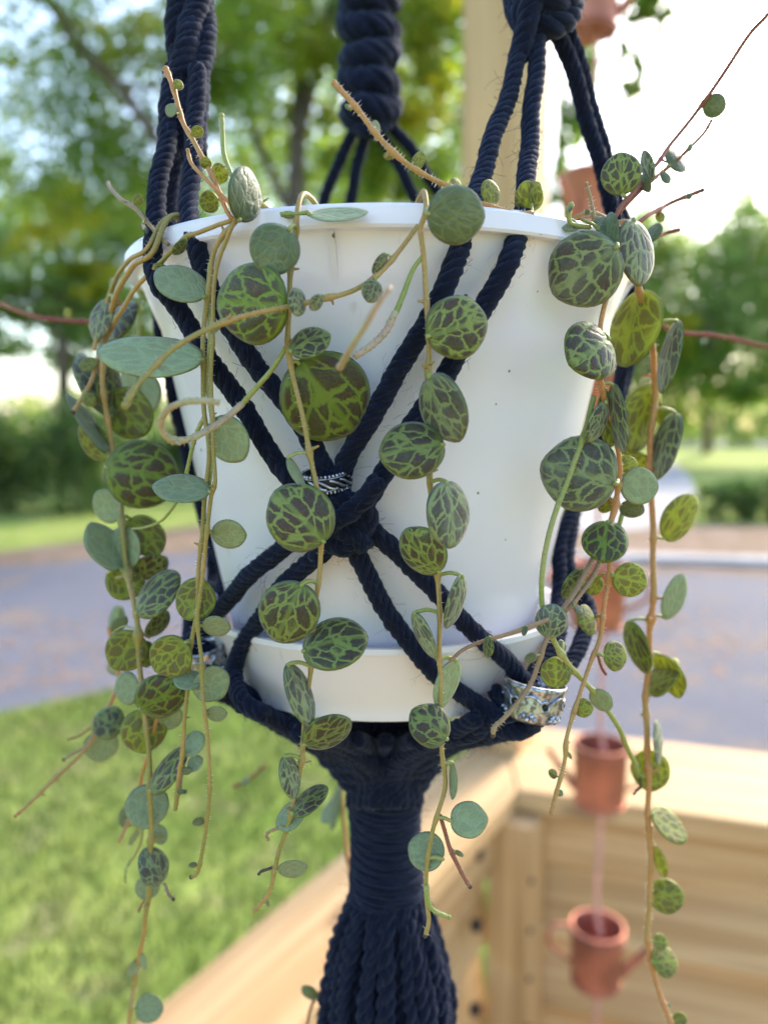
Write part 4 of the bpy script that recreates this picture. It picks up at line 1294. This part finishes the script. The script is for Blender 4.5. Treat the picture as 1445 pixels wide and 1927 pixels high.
# --- centre-left strand
vine([(558, 412), (556, 440), (548, 500), (546, 560), (541, 640), (555, 720), (579, 830), (596, 920), (605, 1000), (603, 1060), (594, 1130), (590, 1200), (582, 1280), (572, 1370), (566, 1440), (556, 1500),
      (541, 1555), (528, 1595), (517, 1640), (505, 1680), (480, 1714)], S_TAN, 11, 8, [
    (547, 428, 488, 508, 92, 'G', .0035), (549, 578, 407, 566, 152, 'V', .0030, 1), (546, 662, 620, 630, 54, 'T', .0035), (562, 684, 662, 808, 176, 'V', -.0035, 1),
    (612, 1022, 520, 926, 126, 'T', .0035), (570, 1096, 520, 1205, 116, 'T', .0028), (568, 1226, 690, 1198, 94, 'T', .003), (541, 1248, 586, 1364, 47, 'D', .002),
    (571, 1402, 657, 1354, 60, 'T', .002), (534, 1422, 556, 1499, 40, 'D', .002), (550, 1531, 616, 1484, 40, 'T', .0025), (574, 1518, 521, 1553, 46, 'U'),
    (523, 1640, 577, 1630, 31, 'U', .0005), (541, 860, 572, 918, 20, 'U', .001), (500, 1690, 505, 1706, 8, 'U')], root=True)
vine([(526, 1558), (510, 1564), (502, 1572), (505, 1580)], S_BROWN, 6, 6, tip=True)
vine([(514, 1632), (505, 1636), (492, 1640), (487, 1645)], S_TIP, 6, 5)
# flower spike curling to the left
vine([(538, 652), (515, 690), (490, 722), (455, 762)], S_GREEN, 9, 11, name='spike_stalk', tip=False)
vine([(457, 760, .1285), (425, 787, .1275), (390, 810, .1255), (350, 828, .123), (318, 824, .121), (303, 798, .119), (313, 772, .117), (345, 757, .115), (385, 754, .113), (412, 757, .112)], S_SPIKE, 13, 12, name='flower_spike', bumps=True, hairs=10, tip=False)
vine([(384, 785), (372, 812), (358, 865), (350, 895)], S_GREEN, 9, 7, name='flower_spike', bumps=True, hairs=4, off=-.001)
vine([(335, 940), (318, 966), (302, 982), (270, 993), (250, 995)], S_GREEN, 6, 4, name='flower_spike', bumps=True, hairs=8, off=-.002)

# --- centre-right strand
vine([(803, 398), (792, 430), (796, 482), (803, 560), (806, 640), (806, 740), (808, 860), (813, 960), (823, 1060), (826, 1150), (828, 1250), (829, 1340), (832, 1420), (837, 1480), (825, 1530), (812, 1570), (803, 1620), (803, 1690), (806, 1730), (799, 1760)], S_TAN, 11, 8, [
    (802, 402, 910, 408, 102, 'G', .0050, 1), (801, 634, 915, 598, 116, 'T', .003), (806, 705, 862, 829, 84, 'D', .0035), (836, 836, 717, 858, 108, 'T', .003),
    (840, 905, 846, 1027, 82, 'D', .0025), (828, 1078, 764, 996, 78, 'T', .003), (870, 1082, 842, 1180, 34, 'D', .001), (779, 1152, 816, 1236, 32, 'D', .001),
    (858, 1240, 826, 1330, 44, 'U'), (842, 1392, 776, 1338, 76, 'T', .003), (852, 1434, 851, 1502, 17, 'U', 0), (845, 1545, 917, 1540, 67, 'U', .001), (832, 1616, 773, 1588, 70, 'U')], root=True)
vine([(801, 1665), (806, 1698), (820, 1715), (845, 1726)], S_GREEN, 12, 7)
vine([(828, 1534), (838, 1565), (848, 1600), (866, 1640), (884, 1668)], S_RED, 8, 8, [(855, 1600, 871, 1612, 10, 'U')])
# spike on the centre-right strand
vine([(797, 481), (776, 510), (757, 556), (744, 590)], S_GREEN, 8, 12, name='spike_stalk', tip=False)
vine([(745, 588, .1255), (727, 622, .124), (700, 648, .122), (668, 670, .120)], S_SPIKE, 14, 13, name='flower_spike', bumps=True, hairs=6, tip=False)
vine([(735, 540, .093), (706, 578, .095), (680, 625, .099), (655, 665, .105), (636, 694, .111)], S_SPIKE, 10, 14, name='flower_spike', hairs=10)
# the horizontal strand coming towards the camera
vine([(786, 425, .1285), (752, 472, .1270), (706, 520, .1255), (658, 550, .1245), (604, 563, .1235), (556, 574, .1225), (480, 590, .1210), (400, 615, .1190), (332, 652, .1170), (282, 700, .115), (252, 732, .1135), (236, 762, .1125)], S_TAN, 9, 11, [
    (728, 478, 702, 513, 23, 'D', .001), (708, 527, 692, 568, 40, 'D', .0015), (606, 556, 584, 582, 24, 'D'), (560, 542, 558, 594, 36, 'D', .001), (250, 742, 236, 772, 12, 'U'), (420, 605, 398, 628, 12, 'U'), (300, 688, 320, 700, 14, 'U')])
# --- strands falling at x~390, left of centre
vine([(447, 412), (420, 445), (402, 480), (393, 540), (386, 600), (382, 680), (384, 760), (393, 850), (386, 940), (377, 1040), (372, 1130), (360, 1220), (352, 1300), (346, 1390), (338, 1450), (333, 1500), (330, 1522)], S_TAN, 11, 7, [
    (386, 560, 298, 508, 70, 'U', .001), (384, 678, 190, 660, 78, 'U', .0028, -1), (398, 926, 290, 912, 54, 'U', .0028), (384, 1090, 352, 1165, 76, 'Y'), (352, 1206, 292, 1264, 82, 'Y', .001),
    (382, 1283, 329, 1277, 38, 'U', .002), (344, 1416, 384, 1384, 40, 'U'), (352, 1446, 381, 1428, 28, 'U'), (335, 1495, 344, 1485, 12, 'G')], root=True)
vine([(442, 418), (422, 460), (409, 500), (402, 570), (399, 660), (398, 740), (401, 820), (405, 900), (396, 940), (390, 1010), (380, 1090), (373, 1170), (378, 1240), (385, 1330), (391, 1400), (396, 1470), (389, 1540), (385, 1585), (372, 1640), (360, 1650)], S_TAN, 9, 7, [
    (400, 790, 458, 862, 82, 'U', -.004), (398, 1004, 463, 1007, 56, 'U', -.003), (380, 1178, 433, 1180, 39, 'U', -.001), (376, 1262, 420, 1312, 72, 'U', -.003), (388, 1344, 427, 1342, 29, 'U', -.001), (385, 1540, 364, 1552, 17, 'G', 0), (372, 1625, 356, 1630, 11, 'G', 0)], root=True, off=.0015)
vine([(396, 495), (392, 560), (394, 650), (390, 730), (399, 800), (398, 880), (391, 930)], S_GREEN, 7, 6, tip=False, off=-.001)
# --- strand reaching left and down, brown tip
vine([(446, 410), (410, 424), (372, 438), (350, 446), (322, 474), (298, 500), (262, 535), (232, 580), (208, 622), (188, 668), (174, 710), (160, 740), (146, 765), (139, 776)], S_TAN, 9, 8, [
    (352, 452, 326, 478, 20, 'T', .001), (290, 500, 330, 512, 16, 'V', .002), (184, 683, 150, 686, 25, 'Y', .001), (160, 742, 178, 762, 26, 'Y', .001), (222, 600, 236, 570, 10, 'U')], root=True, hairs=60)
# --- leftmost bunch
vine([(285, 478), (252, 500), (224, 545), (206, 600), (196, 660), (194, 720), (204, 800), (214, 850), (226, 930), (232, 1000), (236, 1060), (250, 1120), (259, 1180), (264, 1260), (272, 1330), (279, 1400), (283, 1470), (284, 1540), (283, 1620), (278, 1700), (268, 1770), (256, 1840), (246, 1900), (240, 1990)], S_TAN, 11, 9, [
    (200, 585, 258, 625, 100, 'T', -.008), (205, 560, 180, 640, 40, 'D', -.006), (214, 786, 152, 668, 60, 'D', -.004), (208, 690, 206, 778, 50, 'T', -.006), (205, 742, 278, 812, 96, 'Y', -.006), (205, 856, 130, 742, 30, 'U', .001), (203, 862, 152, 800, 52, 'Y', -.004),
    (203, 880, 330, 905, 128, 'V', .004, 1), (224, 980, 184, 925, 56, 'U', -.004), (230, 1075, 172, 985, 62, 'U', -.001), (232, 990, 236, 1073, 62, 'U', -.001), (244, 975, 300, 1040, 76, 'Y', -.005),
    (256, 1085, 312, 1050, 52, 'T', -.008), (205, 1080, 268, 1108, 74, 'Y', -.005), (256, 1155, 338, 1082, 62, 'T', .003), (280, 1200, 314, 1150, 34, 'T', -.005), (212, 1190, 236, 1160, 28, 'U', -.006), (262, 1190, 216, 1258, 80, 'Y', -.002), (270, 1205, 276, 1255, 44, 'Y', -.004),
    (268, 1290, 212, 1300, 66, 'U', -.004), (262, 1335, 342, 1285, 84, 'V', .003), (272, 1330, 270, 1418, 84, 'Y', -.002), (300, 1370, 338, 1335, 44, 'U', -.003), (282, 1490, 353, 1411, 45, 'T', .003), (283, 1480, 272, 1552, 80, 'U', -.003),
    (284, 1580, 316, 1560, 40, 'U', -.003), (306, 1662, 272, 1600, 56, 'D', .003), (283, 1648, 272, 1693, 46, 'U', -.003), (262, 1800, 248, 1838, 26, 'U', -.002), (266, 1790, 272, 1825, 12, 'U', 0), (254, 1898, 307, 1897, 48, 'U', .001)], root=True, off=.001)
vine([(276, 470), (240, 492), (212, 540), (196, 590), (181, 640), (178, 660)], S_TAN, 9, 8, [], root=True, off=.001, tip=False)
vine([(205, 1180, .196), (222, 1250, .195), (225, 1282, .194), (205, 1330, .19), (165, 1404, .185), (112, 1458, .18), (66, 1502, .176), (30, 1535, .173)], S_ORANGE, 9, 6, [
    (232, 1375, 178, 1345, 62, 'T', .003), (190, 1372, 192, 1434, 62, 'U', -.002), (228, 1268, 206, 1246, 26, 'U', -.002)], hairs=10)
vine([(172, 1368, .186), (150, 1384, .185), (131, 1391, .184)], S_TAN, 7, 5)
vine([(166, 1404, .186), (140, 1418, .185), (120, 1430, .184)], S_BROWN, 6, 5)
vine([(300, 1340), (284, 1400), (268, 1460), (248, 1530), (236, 1562), (226, 1582)], S_ORANGE, 7, 6, [(256, 1545, 228, 1528, 42, 'U'), (262, 1560, 246, 1590, 14, 'U')], off=-.004)
vine([(276, 1480), (268, 1540), (264, 1590), (246, 1622), (238, 1636), (237, 1658)], S_GREEN, 6, 5, off=-.003)
vine([(310, 1662), (318, 1682), (328, 1692)], S_BROWN, 6, 6)
vine([(280, 1690), (268, 1700), (262, 1714)], S_RED, 5, 4)
vine([(352, 1320), (344, 1400), (342, 1450), (340, 1480), (332, 1520)], S_BROWN, 6, 6, [(343, 1455, 360, 1448, 14, 'G'), (343, 1488, 352, 1492, 9, 'G')], off=-.003)
vine([(225, 1150, .197), (222, 1220, .196)], S_GREEN, 7, 6, [(228, 1140, 212, 1190, 30, 'U')], tip=False)
# far left, out of focus, reaching back
vine([(225, 570, .205), (180, 603, .212), (120, 602, .220), (60, 594, .229), (-30, 560, .24)], S_RED, 8, 8, [(178, 600, 172, 620, 18, 'Y'), (130, 600, 126, 580, 15, 'Y'), (58, 596, 54, 578, 13, 'U')], hairs=0)
# blurred pale leaves behind, left of the pot
vine([(262, 560, .205), (262, 640, .207), (258, 700, .207), (256, 740, .206)], S_GREEN, 7, 6, [(258, 690, 262, 790, 84, 'U', 0), (300, 560, 262, 520, 50, 'Y', 0)], hairs=0)

# --- twigs rising over the rim, left
vine([(440, 412), (415, 363), (398, 329), (381, 298), (363, 260), (343, 225), (325, 163), (313, 130)], S_ORANGE, 9, 9, [
    (330, 167, 342, 152, 20, 'Y', .001), (333, 215, 312, 200, 26, 'U', .001), (361, 252, 382, 244, 22, 'Y', .001), (378, 304, 397, 309, 22, 'Y', .001), (398, 330, 430, 322, 38, 'Y', -.001), (412, 376, 378, 384, 40, 'Y', -.001), (316, 136, 306, 146, 7, 'U')], root=True, off=.001)
vine([(442, 390), (412, 362), (385, 335), (362, 308), (355, 283)], S_ORANGE, 8, 7, [], off=.0025)
vine([(446, 385), (443, 343), (435, 325), (421, 288), (418, 250), (417, 217)], S_GREEN, 10, 9, [(450, 416, 470, 318, 64, 'G', .002)], root=True, off=.001)
vine([(318, 460), (300, 445), (272, 412), (250, 388), (225, 373), (210, 355), (203, 343)], S_BROWN, 8, 6, [(252, 384, 268, 368, 20, 'Y'), (268, 420, 276, 440, 12, 'G')], root=False, off=-.003)
# --- twig rising over the centre
vine([(900, 382), (855, 355), (812, 336), (770, 312), (734, 280), (700, 242), (664, 195), (630, 156)], S_ORANGE, 9, 10, [
    (660, 208, 650, 196, 10, 'Y'), (706, 250, 708, 227, 18, 'U'), (741, 290, 722, 296, 16, 'Y'), (786, 320, 788, 286, 27, 'Y'), (846, 354, 868, 344, 30, 'Y', -.002)], off=0, hairs=70)
vine([(1000, 402), (968, 400), (940, 393), (905, 382)], S_ORANGE, 8, 8, [(922, 386, 922, 338, 36, 'Y', -.001), (1000, 396, 990, 346, 56, 'Y', -.004), (1000, 385, 1014, 345, 30, 'Y', -.004)], off=-.004, tip=False, hairs=60)
vine([(580, 400), (560, 402), (530, 404)], S_GREEN, 7, 7, [(580, 404, 690, 400, 26, 'U', .001, 1), (528, 402, 560, 406, 14, 'Y')], root=False, tip=False)

# --- right side, twigs rising
vine([(1150, 412), (1172, 384), (1222, 325), (1272, 258), (1340, 170), (1402, 74), (1446, 26), (1500, -40)], S_RED, 9, 7, [
    (1170, 366, 1166, 291, 74, 'T', .001), (1322, 196, 1364, 202, 42, 'G', 0), (1226, 342, 1210, 286, 26, 'D', .001), (1206, 330, 1222, 360, 20, 'G')], root=True, off=0, hairs=3)
vine([(1165, 400), (1200, 362), (1250, 320), (1268, 306), (1300, 276), (1325, 250), (1337, 228)], S_RED, 8, 6, [
    (1252, 318, 1288, 286, 56, 'G', .001), (1246, 324, 1258, 346, 17, 'G'), (1292, 284, 1302, 272, 12, 'G')], off=-.001, hairs=3)
vine([(1185, 430), (1215, 408), (1258, 384), (1300, 366), (1320, 358)], S_RED, 9, 8, [(1240, 398, 1244, 418, 18, 'Y'), (1290, 372, 1302, 368, 12, 'G')], off=-.002, hairs=3)
vine([(1215, 452), (1250, 440), (1276, 432)], S_RED, 8, 7, [(1214, 462, 1238, 420, 28, 'G', -.002)], off=-.004, hairs=3)
vine([(1116, 420), (1112, 385), (1103, 346)], S_BROWN, 7, 6, [(1108, 402, 1100, 396, 10, 'G')], off=-.002)
vine([(1110, 428), (1085, 424), (1072, 418), (1069, 398), (1073, 386)], S_GREEN, 9, 8, [(1090, 425, 1052, 420, 24, 'U', 0), (1070, 400, 1074, 388, 8, 'G')], off=-.002)
vine([(1130, 440), (1120, 425), (1095, 412)], S_GREEN, 7, 7, [(1160, 440, 1120, 412, 30, 'G', 0), (1148, 486, 1146, 402, 36, 'G', .0015)], off=-.001, tip=False)
vine([(1240, 610, .20), (1280, 626, .206), (1350, 632, .215), (1445, 653, .226), (1520, 668, .233)], S_RED, 8, 8, [(1262, 624, 1256, 612, 14, 'Y'), (1330, 634, 1320, 648, 14, 'U')], hairs=0)

# --- rightmost strand
vine([(1195, 430), (1198, 480), (1200, 540), (1212, 590), (1226, 655), (1233, 725), (1226, 800), (1222, 880), (1227, 960), (1228, 1050), (1229, 1115), (1222, 1190), (1218, 1270), (1214, 1330), (1219, 1440), (1219, 1530), (1224, 1620), (1222, 1690), (1218, 1760), (1226, 1820), (1242, 1872), (1262, 1927), (1275, 1980)], S_ORANGE, 12, 10, [
    (1192, 410, 1200, 537, 62, 'D', .003), (1206, 546, 1180, 686, 96, 'Y', -.003), (1274, 602, 1246, 737, 37, 'D', .001), (1232, 725, 1182, 848, 72, 'Y', -.003), (1232, 745, 1244, 800, 18, 'Y', -.003), (1270, 774, 1236, 899, 50, 'D', .001),
    (1228, 880, 1170, 855, 36, 'Y', -.003), (1246, 1015, 1308, 935, 58, 'Y', 0), (1252, 1165, 1284, 1082, 40, 'U', 0), (1184, 1167, 1214, 1266, 42, 'V', .001), (1222, 1310, 1272, 1240, 46, 'Y', 0), (1240, 1230, 1276, 1310, 48, 'Y', -.001),
    (1240, 1440, 1234, 1357, 18, 'D', .001), (1222, 1410, 1224, 1488, 74, 'Y', -.002), (1225, 1530, 1290, 1574, 50, 'Y', 0), (1232, 1590, 1248, 1650, 24, 'Y', 0), (1222, 1690, 1282, 1682, 62, 'Y', 0), (1226, 1770, 1256, 1775, 30, 'Y', 0), (1224, 1812, 1275, 1806, 56, 'Y', .001),
    (1252, 1890, 1262, 1896, 12, 'U'), (1264, 1925, 1290, 1912, 26, 'Y', 0)], root=True, off=-.001, hairs=60)
# --- strand with the big dark leaves beside the rim
vine([(1150, 430), (1155, 480), (1145, 540), (1134, 590), (1128, 640), (1126, 700), (1140, 760), (1152, 810), (1164, 862), (1165, 905), (1156, 955), (1142, 1000)], S_ORANGE, 9, 10, [
    (1152, 470, 1050, 545, 134, 'D', .004, 1), (1155, 630, 1066, 690, 116, 'T', .004), (1140, 756, 1107, 831, 33, 'D', .002), (1152, 722, 1172, 850, 38, 'D', -.001), (1140, 735, 1150, 840, 44, 'Y', -.003), (1158, 910, 1024, 872, 136, 'D', .005, 1),
    (1165, 915, 1238, 915, 70, 'U', .0005), (1166, 950, 1210, 965, 36, 'G', -.002), (1152, 960, 1128, 940, 36, 'Y', -.002), (1158, 885, 1198, 870, 40, 'Y', -.003), (1142, 980, 1134, 1056, 86, 'V', .003)], root=True, off=.001, hairs=40, tip=False)
# strands fanning down from below it
vine([(1118, 745), (1106, 790), (1092, 836), (1070, 900), (1047, 955), (1030, 1020), (1019, 1080), (1019, 1130), (1028, 1170), (1044, 1212), (1066, 1246), (1100, 1284), (1136, 1326), (1164, 1372), (1190, 1430), (1203, 1466)], S_GREEN, 11, 9, [
    (1030, 1200, 1042, 1138, 60, 'D', .003), (1046, 1295, 1044, 1238, 56, 'Y', .001), (1118, 1296, 1142, 1338, 38, 'U', 0), (1060, 1230, 1052, 1205, 20, 'G', -.002)], off=-.0025)
vine([(1203, 1466), (1206, 1480), (1198, 1488), (1192, 1494)], S_TIP, 5, 4)
vine([(1118, 1045), (1100, 1082), (1080, 1115), (1058, 1145), (1040, 1160)], S_BROWN, 10, 9, [(1098, 1072, 1060, 1125, 36, 'T', -.002)], tip=False)
vine([(1130, 1050), (1112, 1090), (1082, 1130), (1054, 1160), (1030, 1200), (1012, 1250), (998, 1285), (968, 1330), (945, 1355), (930, 1368), (927, 1384)], S_BROWN, 10, 9, [(1010, 1234, 987, 1242, 18, 'G'), (1080, 1140, 1095, 1155, 14, 'G')])
vine([(1030, 1165), (985, 1183), (950, 1195), (910, 1206), (872, 1222), (846, 1245)], S_BROWN, 9, 7, [(920, 1198, 917, 1236, 22, 'T', .002), (990, 1178, 984, 1196, 11, 'G')], tip=False, off=.001)
vine([(1145, 1050), (1146, 1090), (1136, 1140), (1128, 1200), (1112, 1245), (1092, 1300), (1078, 1345), (1066, 1392), (1062, 1430), (1050, 1478), (1038, 1530)], S_ORANGE, 9, 7, [
    (1128, 1084, 1108, 1118, 34, 'Y', -.003), (1152, 1082, 1217, 1100, 66, 'Y', .001), (1124, 1160, 1084, 1172, 60, 'Y', -.001), (1130, 1234, 1182, 1234, 56, 'Y', 0), (1082, 1330, 1112, 1334, 36, 'Y', 0), (1064, 1412, 1074, 1428, 8, 'U'), (1048, 1462, 1032, 1450, 17, 'Y'), (1048, 1488, 1058, 1496, 13, 'U')])
vine([(1170, 965), (1160, 1000), (1148, 1040)], S_GREEN, 9, 9, [], tip=False, off=-.001)
vine([(1124, 1232), (1130, 1255), (1138, 1268)], S_RED, 6, 5, off=-.002)

# --- rear strands, out of focus, below the pot
vine([(632, 1380, .24), (640, 1470, .238), (648, 1560, .236), (660, 1655, .234)], S_ORANGE, 8, 8, [(640, 1500, 606, 1545, 30, 'U'), (640, 1480, 622, 1560, 20, 'G')], hairs=0)
vine([(500, 1440, .25), (470, 1465, .25), (440, 1480, .25)], S_RED, 6, 5, [(470, 1465, 455, 1475, 10, 'G')], hairs=0)
vine([(620, 1845, .21), (590, 1885, .21), (575, 1940, .21)], S_RED, 6, 5, [(596, 1880, 570, 1856, 22, 'G')], hairs=0)
vine([(320, 470, .20), (318, 440, .205), (330, 420, .21)], S_ORANGE, 7, 7, [], hairs=0)

# ================================================================ labels of the setting and the uncountable things
SETTING = {'lawn': 'mown yellow-green lawn around the porch and driveway', 'driveway': 'blue-grey asphalt driveway crossing behind the pot', 'verge': 'brown leaf litter strip along the far side of the driveway',
           'grass_strip': 'bright strip of grass between the driveway and the hedge', 'kerb': 'pale concrete kerb beyond the driveway on the right', 'path': 'pale path curving away beyond the right kerb',
           'street': 'distant street behind the right-hand lawn', 'grass': 'short grass blades of the near lawn at lower left', 'fallen_leaves': 'brown fallen leaves scattered over the asphalt', 'deck': 'porch floor of pine boards below the railing'}
for o in COL.objects:
    if o.parent is None and o.name in SETTING: o['label'] = SETTING[o.name]
